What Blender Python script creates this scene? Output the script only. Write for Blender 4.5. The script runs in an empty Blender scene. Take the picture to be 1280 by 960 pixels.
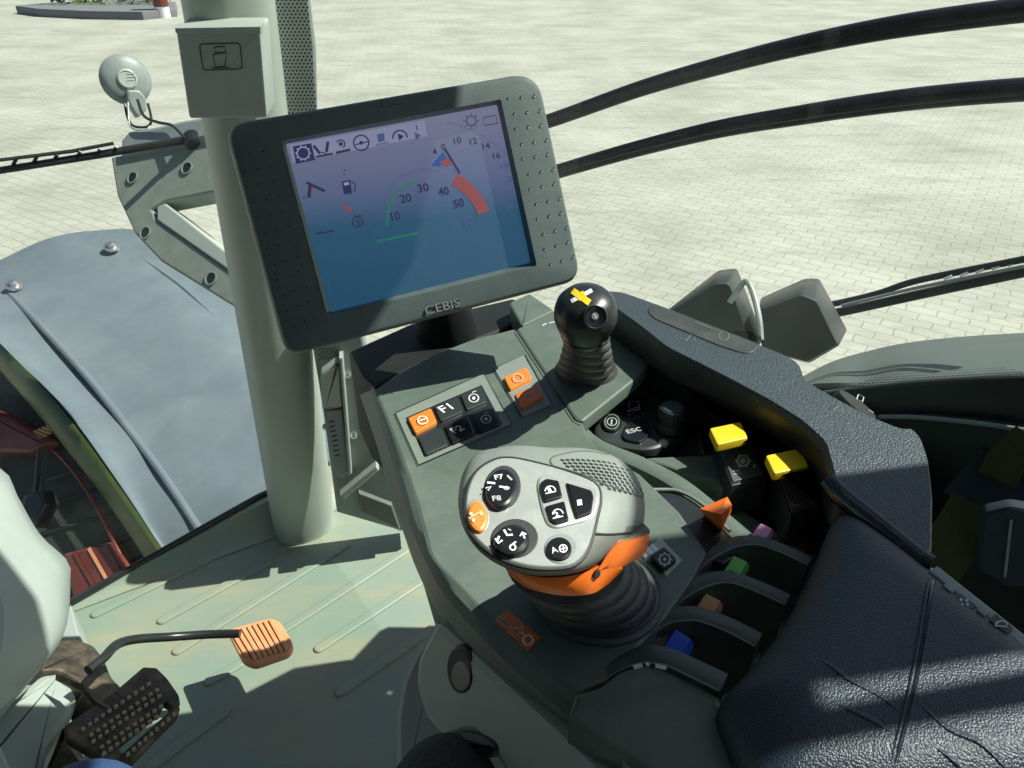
import bpy, math, random
from mathutils import Vector, Matrix
random.seed(7)
S = bpy.context.scene
COL = S.collection
# ------------------------------------------------------------------ camera
CH = 2.60                      # eye height above the yard
F_ = 924.0
PITCH = math.radians(32.5)
cp, sp = math.cos(PITCH), math.sin(PITCH)
CAM = Vector((0, 0, CH))
cam = bpy.data.objects.new('camera', bpy.data.cameras.new('camera'))
COL.objects.link(cam)
cam.location = CAM
cam.rotation_euler = (math.radians(90) - PITCH, 0, 0)
cam.data.sensor_width = 36
cam.data.lens = F_ / 1280 * 36
cam.data.clip_start = 0.01
cam.data.clip_end = 500
S.camera = cam

def ray(x, y):
    a = (x - 640) / F_; u = -(y - 480) / F_
    return Vector((a, cp + u * sp, -sp + u * cp))
def PD(x, y, d): return CAM + ray(x, y) * d

class Plane:
    def __init__(s, o, n):
        s.o = Vector(o); s.n = Vector(n).normalized()
    def at(s, x, y, h=0.0):
        r = ray(x, y); o = s.o + s.n * h
        t = (o - CAM).dot(s.n) / r.dot(s.n)
        return CAM + r * t
    def up(s, h): return Plane(s.o + s.n * h, s.n)
def H(drop): return Plane((0, 0, CH - drop), (0, 0, 1))
def P3(a, b, c):
    a, b, c = PD(*a), PD(*b), PD(*c)
    n = (b - a).cross(c - a).normalized()
    if n.dot(CAM - a) < 0: n = -n
    return Plane(a, n)

# ------------------------------------------------------------------ materials
MATS = {}
def nt(m):
    m.use_nodes = True
    t = m.node_tree; t.nodes.clear()
    o = t.nodes.new('ShaderNodeOutputMaterial'); b = t.nodes.new('ShaderNodeBsdfPrincipled')
    t.links.new(b.outputs[0], o.inputs[0])
    return t, b, o
def N(t, typ, **k):
    n = t.nodes.new(typ)
    for a, v in k.items():
        if a[0].isupper() or a.isdigit(): n.inputs[int(a) if a.isdigit() else a].default_value = v
        else: setattr(n, a, v)
    return n
def mat(name, col, rough=.5, metal=0., grain=600., gstr=.15, var=.12, vscale=25., dirt=None, dirt_amt=.4, dscale=7., spec=.5, coat=0., bumpd=.0006, scratch=0.):
    if name in MATS: return MATS[name]
    m = bpy.data.materials.new(name); MATS[name] = m
    t, b, o = nt(m)
    L = t.links.new
    tc = N(t, 'ShaderNodeTexCoord')
    n1 = N(t, 'ShaderNodeTexNoise', Scale=vscale, Detail=5., Roughness=.6)
    L(tc.outputs['Object'], n1.inputs['Vector'])
    cr = N(t, 'ShaderNodeValToRGB')
    c = list(col) + [1]
    cr.color_ramp.elements[0].position = .3; cr.color_ramp.elements[1].position = .7
    cr.color_ramp.elements[0].color = [v * (1 - var) for v in c[:3]] + [1]
    cr.color_ramp.elements[1].color = [min(1, v * (1 + var)) for v in c[:3]] + [1]
    L(n1.outputs[0], cr.inputs[0])
    out = cr.outputs[0]
    if dirt:
        n2 = N(t, 'ShaderNodeTexNoise', Scale=dscale, Detail=8., Roughness=.7)
        L(tc.outputs['Object'], n2.inputs['Vector'])
        r2 = N(t, 'ShaderNodeValToRGB')
        r2.color_ramp.elements[0].position = .45; r2.color_ramp.elements[1].position = .75
        r2.color_ramp.elements[1].color = (dirt_amt,) * 3 + (1,)
        L(n2.outputs[0], r2.inputs[0])
        mx = N(t, 'ShaderNodeMixRGB'); mx.inputs[2].default_value = (*dirt, 1)
        L(r2.outputs[0], mx.inputs[0]); L(out, mx.inputs[1]); out = mx.outputs[0]
    if scratch:
        mp = N(t, 'ShaderNodeMapping'); mp.inputs['Scale'].default_value = (7, 130, 130); mp.inputs['Rotation'].default_value = (0, 0, .9)
        L(tc.outputs['Object'], mp.inputs[0])
        n3 = N(t, 'ShaderNodeTexNoise', Scale=1.6, Detail=6., Roughness=.7)
        L(mp.outputs[0], n3.inputs['Vector'])
        r3 = N(t, 'ShaderNodeValToRGB'); r3.color_ramp.elements[0].position = .6; r3.color_ramp.elements[1].position = .72
        r3.color_ramp.elements[1].color = (scratch,) * 3 + (1,)
        L(n3.outputs[0], r3.inputs[0])
        mx = N(t, 'ShaderNodeMixRGB'); mx.inputs[2].default_value = (*[min(1, v * 1.7 + .08) for v in col], 1)
        L(r3.outputs[0], mx.inputs[0]); L(out, mx.inputs[1]); out = mx.outputs[0]
    L(out, b.inputs['Base Color'])
    # roughness variation
    mr = N(t, 'ShaderNodeMapRange'); mr.inputs[3].default_value = max(.03, rough - .08); mr.inputs[4].default_value = min(1, rough + .1)
    L(n1.outputs[0], mr.inputs[0]); L(mr.outputs[0], b.inputs['Roughness'])
    b.inputs['Metallic'].default_value = metal
    b.inputs['Specular IOR Level'].default_value = spec
    if coat: b.inputs['Coat Weight'].default_value = coat; b.inputs['Coat Roughness'].default_value = .15
    if gstr:
        ng = N(t, 'ShaderNodeTexNoise', Scale=grain, Detail=2.)
        L(tc.outputs['Object'], ng.inputs['Vector'])
        bp = N(t, 'ShaderNodeBump', Strength=gstr, Distance=bumpd)
        L(ng.outputs[0], bp.inputs['Height']); L(bp.outputs[0], b.inputs['Normal'])
    return m
def leather(name, col, rough=.42, scale=260, bs=.8, wr=False):
    m = bpy.data.materials.new(name); MATS[name] = m
    t, b, o = nt(m); L = t.links.new
    tc = N(t, 'ShaderNodeTexCoord')
    nd = N(t, 'ShaderNodeTexNoise', Scale=scale * .5, Detail=2.); L(tc.outputs['Object'], nd.inputs['Vector'])
    mxv = N(t, 'ShaderNodeMixRGB', blend_type='ADD'); mxv.inputs[0].default_value = .0008
    L(tc.outputs['Object'], mxv.inputs[1]); L(nd.outputs[1], mxv.inputs[2])
    v = N(t, 'ShaderNodeTexVoronoi', Scale=scale, feature='SMOOTH_F1'); v.inputs['Smoothness'].default_value = .4
    L(mxv.outputs[0], v.inputs['Vector'])
    n2 = N(t, 'ShaderNodeTexNoise', Scale=14., Detail=3.); L(tc.outputs['Object'], n2.inputs['Vector'])
    b1 = N(t, 'ShaderNodeBump', Strength=.35, Distance=.003); L(n2.outputs[0], b1.inputs['Height'])
    b2 = N(t, 'ShaderNodeBump', Strength=bs, Distance=.0012, invert=True); L(v.outputs[0], b2.inputs['Height'])
    L(b1.outputs[0], b2.inputs['Normal']); L(b2.outputs[0], b.inputs['Normal'])
    cr = N(t, 'ShaderNodeValToRGB'); cr.color_ramp.elements[0].color = [c * 1.3 for c in col] + [1]; cr.color_ramp.elements[1].color = [c * .75 for c in col] + [1]
    L(v.outputs[0], cr.inputs[0]); L(cr.outputs[0], b.inputs['Base Color'])
    b.inputs['Roughness'].default_value = rough; b.inputs['Specular IOR Level'].default_value = .45
    return m
def emis(name, col, st):
    m = bpy.data.materials.new(name); MATS[name] = m
    t, b, o = nt(m)
    b.inputs['Base Color'].default_value = (*[c * .3 for c in col], 1)
    b.inputs['Emission Color'].default_value = (*col, 1); b.inputs['Emission Strength'].default_value = st
    b.inputs['Roughness'].default_value = .25
    return m
M_green = mat('console_plastic', (.098, .132, .112), .48, grain=900, gstr=.3, var=.08, dirt=(.26, .27, .21), dirt_amt=.18, dscale=60, scratch=.10)
M_green2 = mat('recess_plastic', (.085, .118, .11), .5, grain=900, gstr=.25, var=.1, spec=.25)
M_skirt = mat('skirt_plastic', (.22, .225, .19), .5, grain=900, gstr=.25, var=.06, dirt=(.3, .27, .2), dirt_amt=.15)
M_mon = mat('monitor_plastic', (.092, .122, .122), .42, grain=1100, gstr=.35, var=.06, dirt=(.16, .18, .17), dirt_amt=.3, dscale=45)
M_black = mat('black_plastic', (.018, .021, .022), .32, grain=900, gstr=.12, var=.2)
M_blackm = mat('matt_black', (.016, .018, .019), .6, grain=700, gstr=.3, var=.2)
M_rubber = mat('boot_rubber', (.045, .048, .045), .45, grain=500, gstr=.2, var=.25, dirt=(.24, .23, .19), dirt_amt=.35, dscale=35)
M_gloss = mat('gloss_black', (.012, .013, .016), .16, grain=300, gstr=.03, var=.2)
M_btn = mat('button_dark', (.03, .036, .038), .38, grain=900, gstr=.1, var=.1)
M_or = mat('orange_plastic', (.78, .22, .03), .38, grain=900, gstr=.1, var=.06)
M_or2 = mat('orange_vivid', (.8, .16, .012), .35, grain=900, gstr=.1, var=.05)
M_ord = mat('orange_dark', (.62, .14, .02), .4, grain=900, gstr=.1, var=.08)
M_orp = mat('pedal_orange', (.78, .33, .15), .55, grain=500, gstr=.2, var=.12, dirt=(.6, .4, .25), dirt_amt=.4, dscale=30)
M_yel = mat('yellow_plastic', (.8, .56, .02), .38, grain=900, gstr=.1, var=.06)
M_white = mat('print_white', (.75, .78, .78), .5, gstr=0, var=.05)
M_dim = mat('print_grey', (.42, .45, .45), .5, gstr=0, var=.05)
M_ink = mat('print_black', (.01, .012, .02), .5, gstr=0, var=.05)
M_silver = mat('face_silver', (.30, .33, .315), .42, metal=.3, grain=1500, gstr=.08, var=.06, vscale=60, dirt=(.5, .48, .4), dirt_amt=.15, dscale=60)
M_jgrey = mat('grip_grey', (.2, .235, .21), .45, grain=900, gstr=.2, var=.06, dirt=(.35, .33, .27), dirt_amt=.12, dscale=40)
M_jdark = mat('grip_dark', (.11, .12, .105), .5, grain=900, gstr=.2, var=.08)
M_light = mat('light_plastic', (.36, .41, .375), .45, grain=700, gstr=.15, var=.05, dirt=(.4, .36, .26), dirt_amt=.12)
M_pillar = mat('pillar_plastic', (.34, .39, .345), .42, grain=700, gstr=.12, var=.04)
M_lower = mat('lower_plastic', (.35, .375, .33), .5, grain=700, gstr=.15, var=.05, dirt=(.3, .27, .2), dirt_amt=.2)
M_column = mat('column_plastic', (.33, .385, .36), .45, grain=700, gstr=.12, var=.04, dirt=(.4, .37, .3), dirt_amt=.1)
M_side = mat('side_plastic', (.22, .26, .255), .45, grain=700, gstr=.15, var=.1, dirt=(.35, .32, .25), dirt_amt=.2, dscale=20)
M_fend = mat('fender_grey', (.13, .165, .19), .36, grain=200, gstr=.08, var=.07, vscale=9, dirt=(.22, .25, .255), dirt_amt=.45, dscale=3.5, scratch=.16)
M_grn = mat('green_paint', (.045, .075, .016), .35, gstr=.05, grain=200, var=.15, dirt=(.1, .09, .04), dirt_amt=.5)
M_tyre = mat('tyre_rubber', (.035, .045, .038), .75, grain=120, gstr=.5, bumpd=.003, var=.3, vscale=12, dirt=(.09, .085, .055), dirt_amt=.6)
M_red = mat('red_paint', (.15, .026, .02), .4, gstr=.05, var=.25, vscale=15, dirt=(.12, .07, .05), dirt_amt=.7, dscale=9)
M_cast = mat('cast_bracket', (.21, .25, .215), .55, grain=220, gstr=.3, var=.1, dirt=(.35, .33, .25), dirt_amt=.3, dscale=12)
M_metal = mat('zinc_metal', (.6, .6, .57), .3, metal=.9, grain=300, gstr=.1)
M_pedal = mat('worn_iron', (.06, .052, .042), .5, metal=.3, grain=300, gstr=.5, var=.4, vscale=40, dirt=(.26, .19, .11), dirt_amt=.75, dscale=22)
M_denim = mat('denim', (.02, .06, .16), .85, grain=700, gstr=.6, var=.3, vscale=300)
M_fabric = mat('seat_fabric', (.04, .043, .042), .95, grain=900, gstr=.8, var=.5, vscale=400)
M_blue = mat('cap_blue', (.01, .07, .55), .4, gstr=.05, var=.06)
M_tan = mat('cap_tan', (.42, .22, .11), .45, gstr=.05, var=.06)
M_lgreen = mat('cap_green', (.12, .45, .1), .4, gstr=.05, var=.06)
M_purple = mat('cap_purple', (.55, .3, .6), .4, gstr=.05, var=.06)
M_belt = mat('belt_olive', (.04, .043, .008), .8, grain=900, gstr=.5, var=.15, vscale=200)
M_belt2 = mat('belt_navy', (.02, .028, .04), .8, grain=900, gstr=.5, var=.15, vscale=200)
M_sill = mat('sill_rubber', (.05, .062, .055), .7, grain=400, gstr=.2, var=.15)
M_trim = mat('door_trim', (.018, .028, .026), .6, grain=700, gstr=.2, var=.15)
M_leaf = mat('leaf_green', (.07, .13, .03), .6, gstr=0, var=.4)
M_kerb = mat('bed_stone', (.16, .17, .18), .8, gstr=.2, var=.1)
M_leath = leather('armrest_leather', (.016, .030, .045), .43, 820, .40)
M_leath2 = leather('pad_leather', (.040, .056, .067), .42, 700, .55)

def floor_mat():
    m = bpy.data.materials.new('floor_vinyl'); t, b, o = nt(m); L = t.links.new
    tc = N(t, 'ShaderNodeTexCoord')
    n1 = N(t, 'ShaderNodeTexNoise', Scale=3., Detail=10., Roughness=.75); L(tc.outputs['Object'], n1.inputs['Vector'])
    cr = N(t, 'ShaderNodeValToRGB'); e = cr.color_ramp.elements
    e[0].position = .45; e[0].color = (.215, .285, .235, 1); e[1].position = .8; e[1].color = (.285, .30, .22, 1)
    L(n1.outputs[0], cr.inputs[0])
    n2 = N(t, 'ShaderNodeTexNoise', Scale=60., Detail=6., Roughness=.7); L(tc.outputs['Object'], n2.inputs['Vector'])
    r2 = N(t, 'ShaderNodeValToRGB'); r2.color_ramp.elements[0].position = .55; r2.color_ramp.elements[1].position = .8; r2.color_ramp.elements[1].color = (.45, .45, .45, 1)
    L(n2.outputs[0], r2.inputs[0])
    mx0 = N(t, 'ShaderNodeMixRGB'); mx0.inputs[2].default_value = (.34, .25, .15, 1); L(r2.outputs[0], mx0.inputs[0]); L(cr.outputs[0], mx0.inputs[1])
    mpp = N(t, 'ShaderNodeMapping'); mpp.inputs['Rotation'].default_value = (0, 0, math.radians(-35)); mpp.inputs['Scale'].default_value = (2.2, 7, 1)
    L(tc.outputs['Object'], mpp.inputs[0])
    n4 = N(t, 'ShaderNodeTexNoise', Scale=1.4, Detail=8., Roughness=.7); L(mpp.outputs[0], n4.inputs['Vector'])
    r4 = N(t, 'ShaderNodeValToRGB'); r4.color_ramp.elements[0].position = .47; r4.color_ramp.elements[1].position = .7; r4.color_ramp.elements[1].color = (.5, .75, .75, 1)
    L(n4.outputs[0], r4.inputs[0])
    mx = N(t, 'ShaderNodeMixRGB'); mx.inputs[2].default_value = (.37, .31, .19, 1); L(r4.outputs[0], mx.inputs[0]); L(mx0.outputs[0], mx.inputs[1])
    # straw-coloured dirt gathered in a band along the windscreen sill
    L(mx.outputs[0], b.inputs['Base Color'])
    b.inputs['Roughness'].default_value = .5
    n3 = N(t, 'ShaderNodeTexNoise', Scale=350., Detail=2.); L(tc.outputs['Object'], n3.inputs['Vector'])
    bp = N(t, 'ShaderNodeBump', Strength=.25, Distance=.001); L(n3.outputs[0], bp.inputs['Height']); L(bp.outputs[0], b.inputs['Normal'])
    return m
M_floor = floor_mat()

def paver_mat():
    m = bpy.data.materials.new('paver_blocks'); t, b, o = nt(m); L = t.links.new
    tc = N(t, 'ShaderNodeTexCoord')
    mp = N(t, 'ShaderNodeMapping'); mp.inputs['Rotation'].default_value = (0, 0, math.radians(34))
    L(tc.outputs['Object'], mp.inputs[0])
    nw = N(t, 'ShaderNodeTexNoise', Scale=9., Detail=3.); L(tc.outputs['Object'], nw.inputs['Vector'])
    # interlocking outline: block edges bend in a small zigzag
    wv = N(t, 'ShaderNodeMixRGB', blend_type='ADD'); wv.inputs[0].default_value = .05
    L(mp.outputs[0], wv.inputs[1]); L(nw.outputs[1], wv.inputs[2])
    br = N(t, 'ShaderNodeTexBrick', Scale=1., offset=.5, squash=1.)
    br.inputs['Brick Width'].default_value = .22; br.inputs['Row Height'].default_value = .125
    br.inputs['Mortar Size'].default_value = .008; br.inputs['Mortar Smooth'].default_value = .5
    br.inputs['Color1'].default_value = (.405, .405, .36, 1); br.inputs['Color2'].default_value = (.37, .372, .33, 1); br.inputs['Mortar'].default_value = (.30, .30, .26, 1)
    L(wv.outputs[0], br.inputs['Vector'])
    n1 = N(t, 'ShaderNodeTexNoise', Scale=.55, Detail=8., Roughness=.65); L(tc.outputs['Object'], n1.inputs['Vector'])
    r1 = N(t, 'ShaderNodeValToRGB'); r1.color_ramp.elements[0].position = .35; r1.color_ramp.elements[0].color = (.78, .8, .74, 1); r1.color_ramp.elements[1].position = .62; r1.color_ramp.elements[1].color = (1.08, 1.08, 1.05, 1)
    L(n1.outputs[0], r1.inputs[0])
    mu = N(t, 'ShaderNodeMixRGB', blend_type='MULTIPLY'); mu.inputs[0].default_value = 1; L(br.outputs[0], mu.inputs[1]); L(r1.outputs[0], mu.inputs[2])
    mp2 = N(t, 'ShaderNodeMapping'); mp2.inputs['Scale'].default_value = (.5, 2.4, 1); mp2.inputs['Rotation'].default_value = (0, 0, .2)
    L(tc.outputs['Object'], mp2.inputs[0])
    n2 = N(t, 'ShaderNodeTexNoise', Scale=1.3, Detail=7., Roughness=.75); L(mp2.outputs[0], n2.inputs['Vector'])
    r2 = N(t, 'ShaderNodeValToRGB'); r2.color_ramp.elements[0].position = .52; r2.color_ramp.elements[1].position = .70; r2.color_ramp.elements[1].color = (.6, .6, .6, 1)
    L(n2.outputs[0], r2.inputs[0])
    mx = N(t, 'ShaderNodeMixRGB'); mx.inputs[2].default_value = (.19, .19, .16, 1); L(r2.outputs[0], mx.inputs[0]); L(mu.outputs[0], mx.inputs[1])
    n3 = N(t, 'ShaderNodeTexNoise', Scale=25., Detail=6., Roughness=.8); L(tc.outputs['Object'], n3.inputs['Vector'])
    r3 = N(t, 'ShaderNodeMapRange'); r3.inputs[3].default_value = .8; r3.inputs[4].default_value = 1.2; L(n3.outputs[0], r3.inputs[0])
    m3 = N(t, 'ShaderNodeMixRGB', blend_type='MULTIPLY'); m3.inputs[0].default_value = 1; L(mx.outputs[0], m3.inputs[1]); L(r3.outputs[0], m3.inputs[2])
    L(m3.outputs[0], b.inputs['Base Color']); b.inputs['Roughness'].default_value = .85
    bp = N(t, 'ShaderNodeBump', Strength=.5, Distance=.006, invert=True); L(br.outputs['Fac'], bp.inputs['Height']); L(bp.outputs[0], b.inputs['Normal'])
    return m
def glass_mat():
    m = bpy.data.materials.new('tinted_glass'); t, b, o = nt(m); L = t.links.new
    t.nodes.remove(b)
    tr = N(t, 'ShaderNodeBsdfTransparent'); tr.inputs[0].default_value = (.93, .955, .925, 1)
    gl = N(t, 'ShaderNodeBsdfGlossy', Roughness=.02)
    fr = N(t, 'ShaderNodeFresnel', IOR=1.3)
    mx = N(t, 'ShaderNodeMixShader'); L(fr.outputs[0], mx.inputs[0]); L(tr.outputs[0], mx.inputs[1]); L(gl.outputs[0], mx.inputs[2])
    tc = N(t, 'ShaderNodeTexCoord'); n = N(t, 'ShaderNodeTexNoise', Scale=2.2, Detail=9., Roughness=.72); L(tc.outputs['Object'], n.inputs['Vector'])
    mr = N(t, 'ShaderNodeMapRange'); mr.inputs[1].default_value = .45; mr.inputs[2].default_value = .85; mr.inputs[3].default_value = .003; mr.inputs[4].default_value = .025
    L(n.outputs[0], mr.inputs[0]); df = N(t, 'ShaderNodeBsdfTranslucent'); df.inputs[0].default_value = (.8, .85, .8, 1)
    m2 = N(t, 'ShaderNodeMixShader'); L(mr.outputs[0], m2.inputs[0]); L(mx.outputs[0], m2.inputs[1]); L(df.outputs[0], m2.inputs[2])
    L(m2.outputs[0], o.inputs[0])
    return m
M_glass = glass_mat()

# ------------------------------------------------------------------ mesh builder
ORG = {}
def cr_closed(pts, k=6):
    out = []; n = len(pts)
    for i in range(n):
        p0, p1, p2, p3 = [Vector(pts[(i + j - 1) % n]) for j in range(4)]
        for s in range(k):
            t = s / k
            out.append(.5 * ((2 * p1) + (-p0 + p2) * t + (2 * p0 - 5 * p1 + 4 * p2 - p3) * t * t + (-p0 + 3 * p1 - 3 * p2 + p3) * t ** 3))
    return out
def cr_open(pts, k=8):
    P = [Vector(p) for p in pts]; P = [P[0] * 2 - P[1]] + P + [P[-1] * 2 - P[-2]]
    out = []
    for i in range(1, len(P) - 2):
        p0, p1, p2, p3 = P[i - 1:i + 3]
        for s in range(k):
            t = s / k
            out.append(.5 * ((2 * p1) + (-p0 + p2) * t + (2 * p0 - 5 * p1 + 4 * p2 - p3) * t * t + (-p0 + 3 * p1 - 3 * p2 + p3) * t ** 3))
    out.append(P[-2]); return out
def rnd(pts, r, k=4):
    """round the corners of a closed polygon"""
    out = []; n = len(pts)
    for i in range(n):
        a, b, c = Vector(pts[i - 1]), Vector(pts[i]), Vector(pts[(i + 1) % n])
        rr = r[i] if isinstance(r, (list, tuple)) else r
        d1 = (a - b); d2 = (c - b)
        l = min(rr, d1.length * .49, d2.length * .49)
        if l < 1e-6: out.append(b); continue
        s, e = b + d1.normalized() * l, b + d2.normalized() * l
        for j in range(k + 1):
            t = j / k
            out.append(s * (1 - t) ** 2 + b * 2 * t * (1 - t) + e * t * t)
    return out
def resample(pts, n):
    P = [Vector(p) for p in pts]; m = len(P)
    L = [0]
    for i in range(m): L.append(L[-1] + (P[(i + 1) % m] - P[i]).length)
    out = []
    j = 0
    for k in range(n):
        d = L[-1] * k / n
        while L[j + 1] < d: j += 1
        t = (d - L[j]) / max(1e-9, L[j + 1] - L[j])
        out.append(P[j].lerp(P[(j + 1) % m], t))
    return out
def inset(pts, n, d):
    """inset a planar loop (3d) by d; n = plane normal"""
    m = len(pts); out = []
    area = Vector((0, 0, 0))
    for i in range(m): area += pts[i].cross(pts[(i + 1) % m])
    sg = 1 if area.dot(n) > 0 else -1
    for i in range(m):
        a, b, c = pts[i - 1], pts[i], pts[(i + 1) % m]
        e1 = (b - a); e2 = (c - b)
        if e1.length < 1e-9: e1 = e2
        if e2.length < 1e-9: e2 = e1
        if e1.length < 1e-9: out.append(b.copy()); continue
        n1 = n.cross(e1.normalized()) * sg; n2 = n.cross(e2.normalized()) * sg
        v = n1 + n2
        if v.length < 1e-6: out.append(b + n1 * d); continue
        v.normalize(); k = max(.5, v.dot(n1))
        out.append(b + v * (d / k))
    return out

class MB:
    def __init__(s): s.v = []; s.f = []; s.m = []; s.sm = []; s.mats = []
    def mi(s, m):
        if m not in s.mats: s.mats.append(m)
        return s.mats.index(m)
    def face(s, idx, m, sm=False): s.f.append(idx); s.m.append(s.mi(m)); s.sm.append(sm)
    def add(s, pts): k = len(s.v); s.v += [Vector(p) for p in pts]; return list(range(k, k + len(pts)))
    def loft(s, loops, m, cap0=True, cap1=True, sm=True, closed=True):
        I = [s.add(l) for l in loops]
        n = len(loops[0])
        for a, b in zip(I, I[1:]):
            for i in range(n if closed else n - 1):
                j = (i + 1) % n
                s.face([a[i], a[j], b[j], b[i]], m, sm)
        if cap0: s.face(I[0][::-1], m)
        if cap1: s.face(I[-1], m)
        return s
    def slab(s, top, n, th, m, bev=.001, sm=True):
        """prism whose TOP outline is `top` (3d loop), going down th along n, with a bevelled rim"""
        n = n.normalized()
        t2 = inset(top, n, bev)
        s.loft([[p - n * th for p in top], [p - n * bev for p in top], [p - n * bev * .3 + (q - p) * .3 for p, q in zip(top, t2)], t2], m, sm=sm)
        return s
    def px(s, pts, pl, h, th, m, bev=.001, r=0, smooth=False, sm=True):
        if smooth: pts = [(p.x, p.y) for p in cr_closed([(*p, 0) for p in pts])]
        elif r: pts = [(p.x, p.y) for p in rnd([(*p, 0) for p in pts], r)]
        top = [pl.at(x, y, h) for x, y in pts]
        return s.slab(top, pl.n, th, m, bev, sm)
    def tube(s, pts, r, m, seg=14, cap=True):
        n = len(pts); loops = []
        prev = None
        for i, p in enumerate(pts):
            d = (pts[min(i + 1, n - 1)] - pts[max(i - 1, 0)]).normalized()
            if prev is None:
                a = d.cross(Vector((0, 0, 1)))
                if a.length < .1: a = d.cross(Vector((1, 0, 0)))
                a.normalize()
            else: a = (prev - d * prev.dot(d)).normalized()
            prev = a; b = d.cross(a)
            rr = r[i] if isinstance(r, (list, tuple)) else r
            loops.append([p + (a * math.cos(t) + b * math.sin(t)) * rr for t in [2 * math.pi * k / seg for k in range(seg)]])
        return s.loft(loops, m, cap, cap)
    def lathe(s, o, ax, prof, m, seg=28, cap0=True, cap1=True, sm=True):
        ax = Vector(ax).normalized(); a = ax.orthogonal().normalized(); b = ax.cross(a)
        return s.loft([[o + ax * h + (a * math.cos(t) + b * math.sin(t)) * r for t in [2 * math.pi * k / seg for k in range(seg)]] for r, h in prof], m, cap0, cap1, sm)
    def flat(s, pts3, m): s.face(s.add(pts3), m)
    def stroke(s, pts, pl, h, w, m, closed=False):
        """ribbon along pixel points lying h above the plane, w metres wide"""
        P = [pl.at(x, y, h) for x, y in pts]
        n = len(P); A = []; B = []
        for i in range(n):
            if closed: d = P[(i + 1) % n] - P[i - 1]
            else: d = P[min(i + 1, n - 1)] - P[max(i - 1, 0)]
            q = pl.n.cross(d.normalized()) * w / 2
            A.append(P[i] + q); B.append(P[i] - q)
        ia, ib = s.add(A), s.add(B)
        for i in range(n if closed else n - 1):
            j = (i + 1) % n
            s.face([ia[i], ib[i], ib[j], ia[j]], m)
        return s
    def circ(s, c, r, pl, h, w, m, a0=0, a1=360, k=24, ry=None):
        full = abs(a1 - a0) >= 360
        cnt = k if full else k + 1
        pts = [(c[0] + r * math.cos(math.radians(a0 + (a1 - a0) * i / k)), c[1] + (ry or r) * math.sin(math.radians(a0 + (a1 - a0) * i / k))) for i in range(cnt)]
        return s.stroke(pts, pl, h, w, m, full)
    def dot(s, c, r, pl, h, m, k=14):
        s.flat([pl.at(c[0] + r * math.cos(2 * math.pi * i / k), c[1] + r * math.sin(2 * math.pi * i / k), h) for i in range(k)][::-1], m)
    def poly(s, pts, pl, h, m): s.flat([pl.at(x, y, h) for x, y in pts], m)
    def text(s, st, p0, p1, pl, h, m, fit=True, bold=0., size=None):
        """text whose baseline runs from pixel p0 to pixel p1 on the plane"""
        cu = bpy.data.curves.new('t', 'FONT'); cu.body = st; cu.size = 1; cu.offset = bold; cu.resolution_u = 3
        ob = bpy.data.objects.new('t', cu); COL.objects.link(ob)
        dg = bpy.context.evaluated_depsgraph_get()
        me = bpy.data.meshes.new_from_object(ob.evaluated_get(dg))
        A, B = pl.at(*p0, h), pl.at(*p1, h)
        ux = (B - A).normalized(); uy = pl.n.cross(ux)
        xs = [v.co.x for v in me.vertices]
        x0, w = min(xs), max(xs) - min(xs)
        k = (B - A).length / w
        ky = k if size is None else size
        I = s.add([A + ux * (v.co.x - x0) * k + uy * v.co.y * ky for v in me.vertices])
        for p in me.polygons: s.face([I[i] for i in p.vertices], m)
        bpy.data.objects.remove(ob); bpy.data.curves.remove(cu); bpy.data.meshes.remove(me)
        return s
    def build(s, name, parent=None, sub=0, org=None, label=None, auto=35):
        me = bpy.data.meshes.new(name)
        c = org or (sum(s.v, Vector((0, 0, 0))) / len(s.v))
        me.from_pydata([p - c for p in s.v], [], s.f)
        for m in s.mats: me.materials.append(m)
        me.polygons.foreach_set('material_index', s.m); me.polygons.foreach_set('use_smooth', s.sm)
        me.update(); me.validate()
        import bmesh
        bm = bmesh.new(); bm.from_mesh(me)
        bmesh.ops.remove_doubles(bm, verts=bm.verts, dist=1e-6)
        bmesh.ops.recalc_face_normals(bm, faces=bm.faces)
        bm.to_mesh(me); bm.free()
        fl = [pp.use_smooth for pp in me.polygons]
        me.set_sharp_from_angle(angle=math.radians(auto))
        me.polygons.foreach_set('use_smooth', fl)
        o = bpy.data.objects.new(name, me); COL.objects.link(o)
        ORG[o.name] = c
        if parent: o.parent = parent; o.location = c - ORG[parent.name]
        else: o.location = c
        if sub:
            md = o.modifiers.new('s', 'SUBSURF'); md.levels = sub; md.render_levels = sub
        if label: o['label'] = label
        return o
def thing(name, label, cat, loc, group=None):
    o = bpy.data.objects.new(name, None); COL.objects.link(o); o.location = loc; o.empty_display_size = .05
    ORG[o.name] = Vector(loc); o['label'] = label; o['category'] = cat
    if group: o['group'] = group
    return o
def tag(o, label, cat, group=None):
    o['label'] = label; o['category'] = cat
    if group: o['group'] = group
    return o
def struct(o): o['kind'] = 'structure'; return o
def ell(cx, cy, rx, ry, k=24, rot=0, a0=0, a1=360):
    out = []
    cr_, sr = math.cos(math.radians(rot)), math.sin(math.radians(rot))
    for i in range(k):
        t = math.radians(a0 + (a1 - a0) * i / k)
        x, y = rx * math.cos(t), ry * math.sin(t)
        out.append((cx + x * cr_ - y * sr, cy + x * sr + y * cr_))
    return out
UP = Vector((0, 0, 1))
TF = Vector((-.57, .82, 0)).normalized()     # tractor forward
TR = Vector((.82, .57, 0)).normalized()      # tractor right
FL = H(1.25)                                  # cab floor
DECK = H(.42)                                 # console deck

# ================================================================== the yard
mb = MB(); g = 150
mb.flat([Vector((-g, -20, 0)), Vector((g, -20, 0)), Vector((g, 2 * g, 0)), Vector((-g, 2 * g, 0))], paver_mat())
struct(mb.build('paved_yard', org=Vector((0, 0, 0))))
Y0 = H(CH)

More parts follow.
